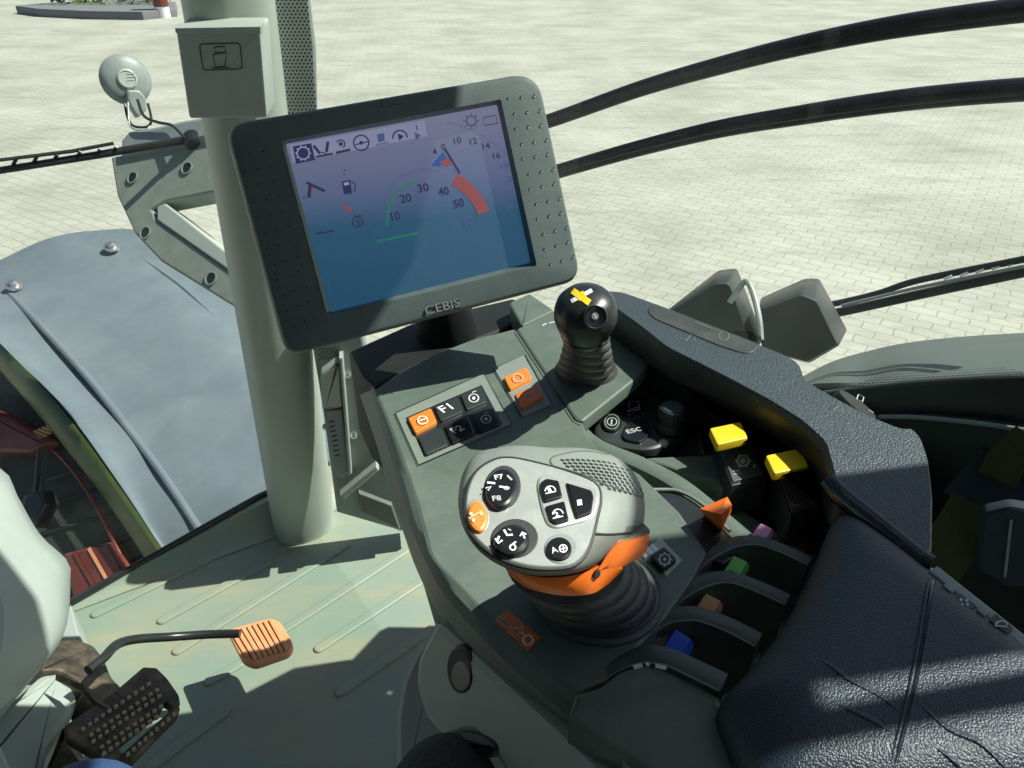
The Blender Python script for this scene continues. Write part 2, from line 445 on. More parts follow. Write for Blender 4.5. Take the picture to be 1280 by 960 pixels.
# far planting bed with low plants, a red and white bollard beside it
bed = thing('stone_planter', 'long low dark grey raised planting bed at the far edge of the yard', 'planter', Y0.at(120, 20))
mb = MB()
q = [Y0.at(x, y) for x, y in [(22, 17), (60, 13), (118, 10), (180, 9), (222, 12), (222, 21), (180, 25), (110, 24), (50, 21)]]
mb.slab([p + UP * .22 for p in q], UP, .22, M_kerb, .03); mb.build('kerb', bed)
mb = MB()
for i in range(420):
    c = Y0.at(random.uniform(60, 215), random.uniform(10, 16)) + UP * random.uniform(.2, .95)
    s = random.uniform(.08, .2)
    a = Vector((random.uniform(-1, 1), random.uniform(-1, 1), random.uniform(-.5, 1))).normalized(); b2 = a.orthogonal().normalized()
    mb.flat([c, c + a * s + b2 * s * .4, c + a * s * 2, c + a * s - b2 * s * .4], M_leaf)
mb.build('foliage', bed)
bl = thing('striped_bollard', 'small red and white bollard at the right end of the far planting bed', 'bollard', Y0.at(205, 20))
mb = MB(); b0 = Y0.at(205, 22)
mb.lathe(b0, UP, [(.2, 0), (.2, .3)], M_white); mb.lathe(b0, UP, [(.21, .3), (.21, .6)], M_red); mb.lathe(b0, UP, [(.2, .6), (.19, 1.1), (.1, 1.2)], M_white)
mb.build('post', bl)
cr8 = thing('parked_trailer', 'dark teal low trailer standing far off behind the planting bed', 'trailer', Y0.at(110, -8))
mb = MB(); o8 = Y0.at(60, -8); w8 = Y0.at(180, -8) - o8; M_teal = mat('teal_paint', (.03, .09, .1), .5, gstr=0, var=.4, vscale=2)
mb.slab([o8 + UP * 1.4, o8 + w8 + UP * 1.4, o8 + w8 + Vector((0, 2, 1.4)), o8 + Vector((0, 2, 1.4))], UP, .9, M_teal, .03); mb.build('bed', cr8)
for k in (.2, .8):
    mb = MB(); mb.lathe(o8 + w8 * k + UP * .5, (0, 1, 0), [(.5, 0), (.5, .3)], M_tyre); mb.build('wheel', cr8)

# ================================================================== outside, left: wheel, fender
FA, FB, FC = (204, 689, 2.1), (0, 425, 2.4), (-40, 700, 2.25)
WH = P3(FA, FB, FC)
fd = thing('front_mudguard', 'large grey plastic mudguard with two bright bolts beyond the windscreen, left of the pillar', 'mudguard', PD(180, 450, 2.4))
mb = MB()
mb.px([(-60, 380), (20, 450), (110, 570), (215, 705), (150, 800), (-60, 800)], WH, -.06, .34, M_tyre, .03)
wh = mb.build('wheel', fd, label='dark front tyre with red rim under the mudguard')
mb = MB()
for (x0, y0), (x1, y1) in [((30, 640), (140, 607)), ((52, 668), (150, 640)), ((80, 696), (165, 668)), ((85, 560), (120, 545)), ((60, 600), (130, 578))]:
    a, b = WH.at(x0, y0, -.058), WH.at(x1, y1, -.058)
    mb.tube([a, b], .006, M_tyre, 8)
mb.build('tread_edge', wh)
mb = MB(); mb.tube([WH.at(x, y, -.03) for x, y in [(p.x, p.y) for p in cr_open([(20, 525, 0), (58, 553, 0), (95, 592, 0), (125, 640, 0), (147, 685, 0), (160, 715, 0)])]], .007, M_red, 10); mb.build('rim_edge', wh)
mb = MB()
mb.px([(78, 692), (140, 676), (165, 715), (120, 745), (92, 760)], WH, -.02, .05, M_red, .01)
for k in range(3): mb.stroke([(92 + k * 19, 690 - k * 5), (120 + k * 16, 738 - k * 9)], WH, -.017, .012, M_orp if k == 1 else M_red)
mb.build('rim', wh)
mb = MB(); mb.px([(-30, 505), (8, 520), (30, 533), (58, 552), (40, 568), (5, 566), (-30, 570)], WH, .02, .06, M_red, .015, r=8); mb.build('hub', wh)
mb = MB()
for k in range(8): mb.tube([WH.at(38 + 5.2 * k, 541 - 2.2 * k, .01), WH.at(52 + 5.2 * k, 548 - 3.2 * k, .01)], .0045, M_tan, 8)
mb.build('steering_gaiter', wh)
mb = MB(); mb.tube([WH.at(50, 560, .03), WH.at(42, 655, .03)], .007, M_black); mb.tube([WH.at(57, 560, .03), WH.at(50, 640, .03)], .005, M_black)
mb.px([(28, 620), (50, 612), (57, 630), (40, 660), (25, 645)], WH, .04, .05, M_black, .01); mb.build('hose', wh)

# surface rows from the far edge to the near edge
rows = [
 [(-60, 352, 2.95), (0, 325, 3.0), (60, 298, 3.05), (120, 288, 3.1), (185, 290, 3.1), (265, 330, 3.0), (350, 400, 2.9), (460, 480, 2.8)],
 [(-60, 372, 2.86), (0, 352, 2.9), (66, 335, 2.93), (135, 330, 2.95), (210, 345, 2.93), (290, 392, 2.83), (380, 455, 2.72), (480, 520, 2.6)],
 [(-40, 400, 2.62), (15, 400, 2.66), (85, 400, 2.68), (165, 400, 2.7), (245, 415, 2.66), (320, 455, 2.58), (400, 505, 2.5), (490, 560, 2.4)],
 [(-10, 425, 2.42), (47, 460, 2.46), (115, 475, 2.48), (200, 480, 2.48), (280, 495, 2.45), (345, 520, 2.38), (420, 560, 2.3), (500, 600, 2.2)],
 [(72, 500, 2.27), (125, 550, 2.27), (180, 565, 2.28), (255, 565, 2.28), (320, 575, 2.25), (375, 590, 2.2), (440, 620, 2.12), (510, 650, 2.05)],
 [(144, 597, 2.16), (175, 630, 2.15), (222, 630, 2.15), (285, 625, 2.14), (340, 630, 2.12), (390, 640, 2.08), (450, 670, 2.0), (520, 700, 1.95)],
 [(210, 697, 2.08), (235, 720, 2.06), (270, 715, 2.05), (320, 700, 2.04), (365, 690, 2.0), (410, 700, 1.98), (460, 720, 1.93), (530, 740, 1.9)]]
G = [cr_open([PD(*p) for p in r], 4) for r in rows]
C = list(zip(*[cr_open(list(c), 4) for c in zip(*G)]))
mb = MB()
off = Vector((0, 0, -.03))
I = [mb.add(r) for r in C]; J = [mb.add([p + off for p in r]) for r in C]
for a, b, a2, b2 in zip(I, I[1:], J, J[1:]):
    for i in range(len(a) - 1):
        mb.face([a[i], a[i + 1], b[i + 1], b[i]], M_fend, True)
        mb.face([a2[i], b2[i], b2[i + 1], a2[i + 1]], M_fend, True)
for X, Yv in ((I[0], J[0]), (I[-1], J[-1])):
    for i in range(len(X) - 1): mb.face([X[i], X[i + 1], Yv[i + 1], Yv[i]], M_fend)
for k in (0, -1):
    for a, b, a2, b2 in zip(I, I[1:], J, J[1:]): mb.face([a[k], b[k], b2[k], a2[k]], M_fend)
mb.build('panel', fd)
mb = MB()
rib = cr_open([PD(*p) for p in [(12, 367, 2.83), (55, 412, 2.62), (113, 476, 2.455), (167, 545, 2.325), (206, 597, 2.2), (250, 664, 2.1), (275, 705, 2.03)]], 6)
mb.tube(rib, .012, M_fend, 10); mb.build('stiffening_rib', fd)
mb = MB()
rib = cr_open([PD(*p) for p in [(170, 318, 3.02), (235, 365, 2.87), (305, 440, 2.66), (370, 545, 2.35)]], 6)
mb.tube(rib, .008, M_fend, 10); mb.build('stiffening_rib', fd)
for x, y, d in ((140, 309, 3.0), (18, 357, 2.83)):
    mb = MB(); o = PD(x, y, d); n = (CAM - o).normalized() * .4 + UP * .8; n.normalize()
    mb.lathe(o, n, [(.03, 0), (.03, .006), (.016, .008), (.014, .02), (.004, .022)], M_metal); mb.build('bolt', fd)
mb = MB()
e1 = cr_open([PD(*p) for p in [(-60, 372, 2.5), (0, 429, 2.4), (72, 505, 2.25), (144, 601, 2.14), (212, 700, 2.05)]], 6)
e2 = cr_open([PD(*p) for p in [(-60, 392, 2.52), (-8, 452, 2.42), (55, 525, 2.27), (128, 618, 2.16), (192, 712, 2.07)]], 6)
mb.loft([e1, [p + Vector((0, 0, .012)) + (q - p) * .3 for p, q in zip(e1, e2)], e2, [p + off * .5 for p in e2], [p + off * .5 for p in e1]], M_grn, False, False, closed=False)
mb.build('green_edge', fd)

# ================================================================== bracket, lamp, wiper
BK = P3((150, 200, 1.95), (265, 175, 1.85), (290, 370, 1.7))
bk = thing('lamp_bracket', 'grey cast bracket with round holes and an open triangle, left of the pillar', 'bracket', BK.at(200, 230))
mb = MB()
outer = [(p.x, p.y) for p in rnd([(x, y, 0) for x, y in [(138, 195), (262, 172), (300, 180), (340, 230), (340, 272), (298, 385), (200, 325), (166, 290), (146, 245)]], [6, 2, 2, 2, 2, 5, 40, 40, 30])]
inner = [(x, y) for x, y in [(190, 258), (262, 238), (300, 235), (305, 270), (302, 330), (282, 322), (200, 270)]]
# frame made of three bars so the triangle in the middle stays open
mb.px([(138, 196), (270, 172), (300, 176), (300, 236), (262, 241), (206, 252), (190, 262), (196, 275), (292, 342), (297, 386), (200, 326), (168, 292), (146, 245)], BK, 0, .05, M_cast, .006)
mb.build('casting', bk)
mb = MB(); mb.px([(196, 258), (206, 254), (292, 322), (292, 342), (196, 275)], BK, .004, .07, M_light, .004); mb.build('inner_flange', bk)
for x, y in ((166, 222), (234, 210), (182, 291), (264, 348)):
    mb = MB(); o = BK.at(x, y, .001)
    mb.lathe(o, BK.n, [(.017, 0), (.018, .0025), (.014, .003), (.0135, .0015)], M_cast, cap1=False)
    mb.lathe(o + BK.n * .0012, BK.n, [(.0138, 0), (.0138, .0004)], M_black); mb.build('bolt_hole', bk)
mb = MB(); mb.px([(150, 175), (160, 163), (190, 158), (225, 150), (262, 143), (268, 172), (205, 185), (150, 196)], BK, .012, .09, M_side, .012); mb.build('top_cap', bk)

lp = thing('work_lamp', 'small round grey lamp on a bent wire holder, above the bracket', 'lamp', BK.at(165, 155))
o = PD(158, 99, 2.02); ax = (CAM - o).normalized(); ax = (ax + Vector((.25, 0, .1))).normalized()
mb = MB(); mb.lathe(o - ax * .035, ax, [(.02, -.02), (.052, 0), (.064, .014), (.066, .025), (.06, .034), (.045, .042), (.02, .045)], M_side); mb.build('housing', lp)
mb = MB(); mb.lathe(o + ax * .009, ax, [(.025, 0), (.025, .004), (.021, .006), (.02, .004)], M_light); 
pl = Plane(o + ax * .0145, ax)
for k in range(3): mb.stroke([(159, 92 + 4 * k), (168, 91 + 4 * k)], pl, 0, .003, M_dim)
mb.build('emblem', lp)
mb = MB(); mb.px([(158, 112), (174, 112), (183, 122), (184, 138), (172, 148), (160, 128)], Plane(o, ax), .03, .03, M_side, .006, r=4); mb.build('connector', lp)
mb = MB()
mb.tube(cr_open([PD(*p) for p in [(156, 130, 1.99), (160, 148, 1.98), (168, 158, 1.97), (185, 158, 1.96), (189, 148, 1.96), (185, 130, 1.98)]], 5), .0035, M_black, 8)
mb.tube(cr_open([PD(*p) for p in [(160, 128, 1.98), (163, 158, 1.97), (180, 163, 1.95), (188, 157, 1.96)]], 5), .0025, M_metal, 8); mb.build('wire_holder', lp)
mb = MB(); mb.tube(cr_open([PD(*p) for p in [(172, 125, 1.95), (180, 145, 1.92), (198, 153, 1.9), (215, 157, 1.88), (232, 174, 1.84)]], 6), .0038, M_black, 8); mb.build('cable', lp)

wp = thing('wiper', 'black windscreen wiper reaching in from the left edge to the bracket', 'wiper', PD(235, 175, 1.8))
mb = MB(); mb.tube([PD(-60, 221, 1.62), PD(0, 213, 1.68), PD(120, 194, 1.78), PD(242, 173, 1.86)], [.008, .008, .009, .010], M_black, 10); mb.build('blade', wp)
mb = MB(); mb.tube([PD(-60, 206, 1.60), PD(0, 200, 1.66), PD(90, 189, 1.74), PD(142, 179, 1.78)], [.0035, .004, .0045, .004], M_black, 8)
for x in (-20, 14, 40, 66, 95, 120, 140): 
    y = 213 - (x) * .158
    mb.tube([PD(x, y, 1.69 + x * .0008), PD(x + 6, y - 12 + max(0, x) * .03, 1.67 + x * .0008)], .004, M_black, 8)
mb.build('spring_arm', wp)
mb = MB(); o = PD(240, 173, 1.86); mb.lathe(o, (0, -.5, .8), [(.022, -.02), (.024, 0), (.018, .012), (.006, .015)], M_black); mb.build('pivot', wp)

# ================================================================== pillar
pb = FL.at(380, 655); pt = PD(268, -120, 1.02)
pr = thing('cab_pillar', 'tall pale grey cab pillar left of the monitor', 'pillar', pb)
ax = (pt - pb).normalized()
mb = MB()
loops = []
for k in range(9):
    c = pb.lerp(pt, k / 8); r = .070 - .006 * k / 8
    a = TR; b = ax.cross(a).normalized()
    loops.append([c + a * r * 1.0 * (abs(math.cos(t)) ** .8) * (1 if math.cos(t) > 0 else -1) + b * r * .95 * (abs(math.sin(t)) ** .8) * (1 if math.sin(t) > 0 else -1) for t in [2 * math.pi * i / 32 for i in range(32)]])
mb.loft(loops, M_pillar); mb.build('post', pr)
PF = P3((230, 40, 1.02), (330, 40, 1.02), (250, 145, 1.10))
mb = MB(); mb.px([(219, 37), (325, 36), (334, 148), (236, 149)], PF, .0, .05, M_light, .004, r=5); mb.build('storage_box', pr)
mb = MB(); mb.px([(218, 35), (326, 33), (326, 41), (219, 42)], PF, .006, .02, M_light, .002); mb.build('box_lip', pr)
mb = MB()
q = [(p.x, p.y) for p in rnd([(249, 55, 0), (300, 54, 0), (303, 86, 0), (254, 88, 0)], 5)]
mb.stroke(q, PF, .0012, .0014, M_ink, True)
mb.stroke([(268, 59), (281, 58), (282, 65), (268, 66)], PF, .0012, .0014, M_ink, True)
mb.stroke([(266, 68), (283, 67), (281, 83), (269, 84)], PF, .0012, .0014, M_ink, True)
mb.stroke([(264, 85), (286, 84)], PF, .0012, .0012, M_ink); mb.build('pictogram', pr)
PG = P3((312, 0, 1.12), (395, 0, 1.14), (320, 140, 1.2))
mb = MB(); mb.px([(306, -60), (318, -60), (344, 100), (350, 160), (334, 160), (326, 100)], PG, .006, .03, M_black, .002); mb.build('dark_channel', pr)
mb = MB(); mb.px([(318, -60), (328, -60), (343, 60), (354, 160), (344, 160), (333, 60)], PG, .014, .03, M_white if False else M_light, .002); mb.build('edge_strip', pr)
mb = MB(); mb.px([(326, -60), (384, -60), (389, 0), (396, 60), (398, 160), (352, 160), (341, 60), (334, 0)], PG, .004, .03, M_light, .006)
gr = mb.build('speaker_grille', pr)

mb = MB()
for j in range(38):
    for i in range(9):
        t = (j * 4.4) / 160
        x0 = 337 + t * 17; x1 = 384 + t * 12
        x = x0 + (x1 - x0) * (i + (.5 if j % 2 else 0)) / 9 + 2; y = -4 + j * 4.4
        mb.dot((x, y), 1.35, PG, .0045, M_black, 8)
mb.build('holes', gr)
for y, x in ((42, 335), (93, 338)):
    mb = MB(); mb.lathe(PG.at(x, y, .014), PG.n, [(.006, 0), (.006, .004), (.002, .005)], M_metal, 12); mb.build('screw', pr)

# ================================================================== cab floor + sill
fl = MB()
fpts = [(-60, 815), (88, 752), (345, 638), (420, 625), (500, 663), (560, 610), (900, 640)]
q = [FL.at(*p) for p in fpts] + [Vector((.5, -.9, CH - 1.25)), Vector((-1.3, -.9, CH - 1.25))]
fl.slab(q, UP, .05, M_floor, .004)
cab_floor = struct(fl.build('cab_floor', org=FL.at(400, 800)))
fr_ = MB()
def bead(a, b, w=.011):
    A, B = FL.at(*a, 0), FL.at(*b, 0)
    d = (B - A).normalized(); s = d.cross(UP) * w
    L = []
    for k in range(0, 9):
        t = math.pi * k / 8
        L.append((-math.cos(t) , math.sin(t)))
    outl = [A - d * w * math.sin(math.pi * k / 8) - s * math.cos(math.pi * k / 8) for k in range(9)] + [B + d * w * math.sin(math.pi * k / 8) + s * math.cos(math.pi * k / 8) for k in range(9)]
    fr_.slab([p + UP * .005 for p in outl], UP, .004, M_floor, .004)
for a, b in [((203, 776), (335, 703)), ((222, 814), (432, 682)), ((352, 790), (505, 690)), ((399, 811), (545, 715)), ((425, 866), (600, 745)), ((262, 852), (300, 830)), ((120, 768), (260, 700)), ((190, 958), (280, 890))]:
    bead(a, b)
struct(fr_.build('cab_floor_ribs', org=FL.at(400, 800)))
db = MB(); A_, B_ = FL.at(95, 768, .0015), FL.at(400, 640, .0015)
SL = MB()
a, b = FL.at(70, 775), FL.at(420, 612)
nrm = Vector((-(b - a).y, (b - a).x, 0)).normalized()
if nrm.y < 0: nrm = -nrm
sect = [(0, 0), (.02, .005), (.05, .035), (.065, .06), (.085, .065), (.10, .06), (.10, -.1), (0, -.1)]
SL.loft([[p - nrm * .07 * k + nrm * (x * k + (1 - k) * .02) + UP * (z * k + .004) for x, z in sect] for p, k in ((a - (b - a) * .5, .12), (a, .2), (a.lerp(b, .35), .55), (a.lerp(b, .7), .95), (b, 1.05))], M_floor)
tpn = [(a - (b - a) * .5) + nrm * .015 + UP * .012, a + nrm * .008 + UP * .018, a.lerp(b, .35) + nrm * .012 + UP * .043, a.lerp(b, .7) + nrm * .016 + UP * .070, b + nrm * .018 + UP * .076]
slm = MB(); slm.tube(tpn, .007, M_black, 8)
so_ = tag(SL.build('window_sill'), 'raised green grey floor edge with a black seal along the foot of the windscreen', 'sill')
slm.build('seal', so_)
gl = MB(); A = a - (b - a) * .9 + nrm * .02; B = b + nrm * .02 + (b - a) * .02
gl.flat([A + UP * .05, B + UP * .05, B + UP * 2.0 + nrm * .1, A + UP * 2.0 + nrm * .1], M_glass)
tag(gl.build('windscreen'), 'tall clear windscreen pane left of the cab pillar', 'window')
# side panel to the right of the pillar
sp_ = thing('kick_panel', 'grey plastic kick panel with vents and screws between the pillar and the console', 'panel', FL.at(440, 650))
SP = P3((421, 640, 1.62), (500, 660, 1.679), (387, 439, 1.40))
mb = MB(); mb.px([(385, 400), (450, 400), (470, 500), (512, 600), (520, 668), (500, 664), (421, 641), (405, 520)], SP, 0, .06, M_side, .006); mb.build('panel', sp_)
mb = MB(); mb.px([(400, 468), (424, 450), (428, 510), (403, 514)], SP, .022, .03, M_light, .006, r=3)
mb.build('upper_box', sp_)
mb = MB(); mb.px([(404, 514), (428, 512), (438, 590), (428, 600), (414, 590)], SP, .018, .03, M_side, .006); 
for k in range(8): mb.stroke([(411 + k * 1.0, 528 + k * 6), (418 + k * 1.0, 526 + k * 6)], SP, .0185, .003, M_black)
mb.build('vent', sp_)
mb = MB(); mb.px([(424, 448), (429, 447), (440, 592), (436, 596)], SP, .026, .03, M_light, .003); mb.build('rib', sp_)
mb = MB(); mb.px([(425, 620), (470, 583), (474, 588), (430, 626)], SP, .02, .02, M_light, .003); mb.build('rib', sp_)
mb = MB(); mb.px([(448, 616), (490, 632), (500, 662), (452, 640)], SP, .012, .02, M_jdark, .003); mb.build('dark_pad', sp_)
for x, y in ((434, 467), (442, 543), (408, 533)):
    mb = MB(); mb.lathe(SP.at(x, y, 0), SP.n, [(.008, 0), (.008, .005), (.003, .007)], M_metal, 12); mb.build('screw', sp_)
mb = MB()
for j in range(5):
    for i in range(7): mb.dot((399 + i * 4 + j % 2 * 2, 437 + j * 3.2 - i * .5), 1.0, SP, .0005, M_black, 8)
mb.build('vent_holes', sp_)

# ================================================================== monitor
MON = P3((355, 178, .683), (625, 127, .7275), (668, 330, .752))
mo = thing('terminal_monitor', 'grey terminal monitor with a reflection painted into its dim blue screen, above the console', 'monitor', MON.at(520, 400, -.03))
def quad(c, r, h, k=8): return [MON.at(p.x, p.y, h) for p in rnd([(*q, 0) for q in c], r, k)]
O = [(281, 156), (672, 89), (727, 348), (358, 444)]
I0 = [(352, 176), (626, 124), (671, 332), (409, 396)]
I1 = [(357, 180), (621, 131), (663, 328), (413, 390)]
R = [28, 34, 22, 24]; RI = [3] * 4
mb = MB()
o_f = quad(O, R, .008)
def shr(L, d): return inset(L, MON.n, d)
mb.loft([shr([p - MON.n * .014 for p in o_f], -.001), shr([p - MON.n * .008 for p in o_f], -.0015), [p - MON.n * .003 for p in o_f], shr([p - MON.n * .0008 for p in o_f], .002), shr(o_f, .006), quad(I0, RI, .009), [p for p in quad(I0, RI, .0075)], quad(I1, RI, -.006)], M_mon, False, False)
bz = mb.build('bezel', mo)

mb = MB(); ob_ = quad(O, R, .008)
mb.loft([shr([p - MON.n * .045 for p in ob_], .02), shr([p - MON.n * .038 for p in ob_], .004), shr([p - MON.n * .017 for p in ob_], .0), shr([p - MON.n * .016 for p in ob_], .004)], M_mon, True, True); mb.build('rear_shell', mo)
# dimples
mb = MB()
def blp(c, u, v):
    (a, b, c_, d) = [Vector((*q, 0)) for q in c]
    p = a.lerp(b, u).lerp(d.lerp(c_, u), v); return (p.x, p.y)
for j in range(12):
    for i in range(3):
        x, y = blp([(636, 123), (669, 119), (715, 320), (686, 330)], i / 2, j / 11)
        mb.dot((x + (2 if j % 2 else -1), y), 1.3, MON, .0092, M_black, 8)
        mb.dot((x + (3 if j % 2 else 0), y + 1.1), .8, MON, .0093, M_dim, 6)
        x, y = blp([(297, 195), (330, 189), (392, 396), (366, 408)], i / 2, j / 11)
        mb.dot((x + (2 if j % 2 else -1), y), 1.2, MON, .0092, M_black, 8)
mb.build('dimples', bz)
mb = MB(); mb.text('CEBIS', (534, 394.5), (577, 383.5), MON, .0095, M_ink, bold=.03, size=.0118)
mb.text('CEBIS', (533, 393.7), (576, 382.7), MON, .0099, M_jgrey, bold=.0, size=.0118); mb.build('lettering', bz)
mb = MB(); mb.px([(476, 128), (502, 123), (504, 128), (478, 133)], MON, .0095, .002, M_mon, .0006, r=2); mb.build('light_sensor', bz)
for seg, c in (([(358, 186), (412, 388), (408, 391), (353, 183)], M_light),):
    mb = MB(); mb.px(seg, MON, .0098, .004, c, .0003); mb.build('edge_highlight_strip', bz)
# screen face; the lavender-to-blue emission ramp paints a reflection into it
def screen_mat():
    m = bpy.data.materials.new('screen_painted_reflection'); t, b, o = nt(m); L = t.links.new
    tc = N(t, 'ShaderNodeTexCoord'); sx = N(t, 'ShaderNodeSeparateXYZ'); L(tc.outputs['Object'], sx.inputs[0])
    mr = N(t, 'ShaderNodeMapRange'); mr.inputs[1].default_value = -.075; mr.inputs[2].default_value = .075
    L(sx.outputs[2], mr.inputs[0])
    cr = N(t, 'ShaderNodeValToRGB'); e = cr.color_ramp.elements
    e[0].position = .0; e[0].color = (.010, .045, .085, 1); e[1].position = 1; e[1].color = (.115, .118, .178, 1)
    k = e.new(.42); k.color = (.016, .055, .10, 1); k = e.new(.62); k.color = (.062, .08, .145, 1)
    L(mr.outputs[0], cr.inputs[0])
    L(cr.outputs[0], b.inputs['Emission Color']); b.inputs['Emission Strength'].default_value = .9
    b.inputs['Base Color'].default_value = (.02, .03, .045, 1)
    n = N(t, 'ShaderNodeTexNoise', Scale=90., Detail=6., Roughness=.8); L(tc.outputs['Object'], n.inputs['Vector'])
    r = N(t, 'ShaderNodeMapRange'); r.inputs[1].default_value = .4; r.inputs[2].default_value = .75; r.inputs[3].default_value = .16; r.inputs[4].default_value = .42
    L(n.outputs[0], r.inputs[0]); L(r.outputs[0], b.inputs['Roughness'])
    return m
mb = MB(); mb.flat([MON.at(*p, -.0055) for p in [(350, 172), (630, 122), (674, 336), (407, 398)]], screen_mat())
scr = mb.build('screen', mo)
E_ink = emis('screen_ink', (.02, .024, .06), .8); E_dim = emis('screen_dim', (.05, .065, .15), .8)
E_red = emis('screen_red', (.19, .055, .06), .7); E_grn = emis('screen_green', (.02, .15, .08), .7); E_blue = emis('screen_blue', (.025, .06, .2), .8)
E_pale = emis('screen_pale', (.19, .19, .33), .8)
SH = -.0048
mb = MB()
mb.poly([(361, 181), (531, 150), (534, 170), (366, 203)][::-1], MON, -.0053, emis('screen_bar', (.15, .155, .24), .85))
mb.build('menu_bar', scr)
mb = MB()
mb.poly([(366, 183), (389, 179), (394, 200), (370, 205)][::-1], MON, SH, E_ink)
mb.circ((379, 191.5), 7.6, MON, SH + .0003, .0012, E_pale)
for k in range(10):
    t = k * math.pi / 5; mb.stroke([(379 + 8 * math.cos(t), 191.5 + 8 * math.sin(t)), (379 + 10 * math.cos(t), 191.5 + 10 * math.sin(t))], MON, SH + .0003, .001, E_pale)
mb.stroke([(392, 182), (400, 192)], MON, SH, .0026, E_ink); mb.stroke([(410, 177), (408, 190)], MON, SH, .0026, E_ink); mb.stroke([(395, 196), (416, 192)], MON, SH, .0018, E_ink); mb.stroke([(401, 190), (408, 192)], MON, SH, .001, E_ink)
mb.circ((426, 180), 5, MON, SH, .0012, E_ink, 200, 420); mb.dot((426, 180), 2.6, MON, SH, E_ink); mb.stroke([(420, 191), (438, 187)], MON, SH, .0022, E_ink)
mb.circ((451.5, 178.5), 9.5, MON, SH, .0013, E_ink); mb.dot((451.5, 178.5), 2.4, MON, SH, E_ink); mb.stroke([(444, 181), (460, 177)], MON, SH, .0011, E_ink)
mb.poly([(471, 168), (480, 166), (481, 176), (473, 178)][::-1], MON, SH, E_dim); mb.stroke([(470, 181), (486, 178)], MON, SH, .001, E_dim)
mb.circ((500, 172), 9, MON, SH, .0014, E_ink, 170, 360); mb.poly([(497, 167), (505, 170), (499, 176)][::-1], MON, SH, E_ink)
mb.poly([(518, 165), (526, 169), (520, 176)][::-1], MON, SH, E_dim); mb.stroke([(520, 156), (522, 163)], MON, SH, .001, E_ink)
mb.circ((589, 151), 6, MON, SH, .0009, E_ink); 
for k in range(8):
    t = k * math.pi / 4; mb.stroke([(589 + 7.5 * math.cos(t), 151 + 7.5 * math.sin(t)), (589 + 10 * math.cos(t), 151 + 10 * math.sin(t))], MON, SH, .0008, E_ink)
mb.stroke([(604, 147), (620, 144), (622, 154), (606, 157)], MON, SH, .0009, E_ink, True)
mb.build('menu_icons', scr)
mb = MB()
mb.stroke([(383, 228), (406, 239)], MON, SH, .0026, E_ink); mb.stroke([(388, 230), (386, 247)], MON, SH, .0032, E_ink); mb.dot((380, 247), 1.3, MON, SH, E_ink); mb.stroke([(391, 232), (389, 243)], MON, SH, .0014, E_red)
mb.poly([(427, 227), (438, 225), (440, 242), (430, 243)][::-1], MON, SH, E_ink); mb.poly([(429.5, 228.5), (436, 227.3), (436.6, 231), (430, 232)][::-1], MON, SH + .0003, E_pale); mb.stroke([(439, 226), (444, 230), (444, 240), (441, 238)], MON, SH, .001, E_ink); mb.dot((431, 213), 1, MON, SH, E_ink); mb.dot((430, 218), 1, MON, SH, E_ink)
mb.poly([(428, 258), (432, 256), (440, 262), (437, 266)][::-1], MON, SH, E_red)
mb.circ((447, 277), 6.5, MON, SH, .0011, E_ink); mb.stroke([(444, 268), (443, 271), (452, 269)], MON, SH, .001, E_ink); mb.stroke([(447, 272), (449, 282)], MON, SH, .001, E_ink); mb.stroke([(443, 277), (450, 276)], MON, SH, .001, E_ink)
mb.stroke([(395, 292), (417, 289)], MON, SH, .0016, E_ink)
mb.build('gauge_icons', scr)
mb = MB()
mb.circ((528, 276), 44, MON, SH, .0016, E_grn, 172, 262, 24, ry=50)
mb.circ((531, 278), 56, MON, SH, .0006, E_dim, 168, 290, 30, ry=66)
mb.stroke([(470, 302), (524, 291)], MON, SH, .0018, E_grn)
for s_, x, y, w in (('10', 490, 276, 11), ('20', 501, 254, 14), ('30', 523, 241, 14), ('40', 549, 245, 13), ('50', 568, 260, 13), ('60', 580, 282, 12)):
    mb.text(s_, (x, y), (x + w, y - w * .2), MON, SH, E_ink if s_ != '60' else E_dim, bold=.02, size=.011)
mb.circ((530, 290), 142, MON, SH, .0005, E_dim, -78, -8, 40, ry=140)
for s_, x, y in (('4', 542, 194), ('0', 553, 188), ('10', 568, 180), ('12', 588, 181), ('14', 604, 187), ('16', 617, 199), ('18', 627, 212), ('20', 632, 228), ('22', 632, 246), ('24', 632, 262)):
    mb.text(s_, (x, y), (x + (9 if len(s_) > 1 else 5), y - 1.5), MON, SH, E_dim if y > 205 else E_ink, bold=.01, size=.0085)
mb.poly([(539, 207), (553, 190), (560, 200), (556, 204), (550, 208)][::-1], MON, SH, E_blue); mb.poly([(550, 203), (561, 196), (565, 204), (556, 209)][::-1], MON, SH + .0002, E_red)
mb.stroke([(556, 186), (575, 217)], MON, SH + .0004, .0022, E_ink)
arc = [(568, 224), (578, 230), (588, 239), (597, 250), (605, 266)]
mb.stroke(arc, MON, SH, .012, E_red)
mb.build('speed_gauge', scr)
# mount behind and under the monitor
mb = MB(); mb.px([(436, 438), (520, 400), (640, 372), (668, 378), (680, 392), (560, 440), (468, 484), (452, 470)], H(.455), 0, .12, mat('mount_black', (.006, .008, .008), .6, gstr=.1), .006); mb.build('mount_base', mo)
mb = MB(); mb.px([(636, 378), (662, 366), (694, 388), (652, 408)], H(.43), 0, .03, M_green, .003, r=4); mb.build('mount_cover', mo)
mb = MB()
c0 = MON.at(520, 300, -.04); c1 = H(.44).at(560, 420, -.02)
mb.tube([c0, c0.lerp(c1, .4) + Vector((0, .05, 0)), c1], [.035, .03, .04], MATS['mount_black'], 16); mb.build('arm', mo)

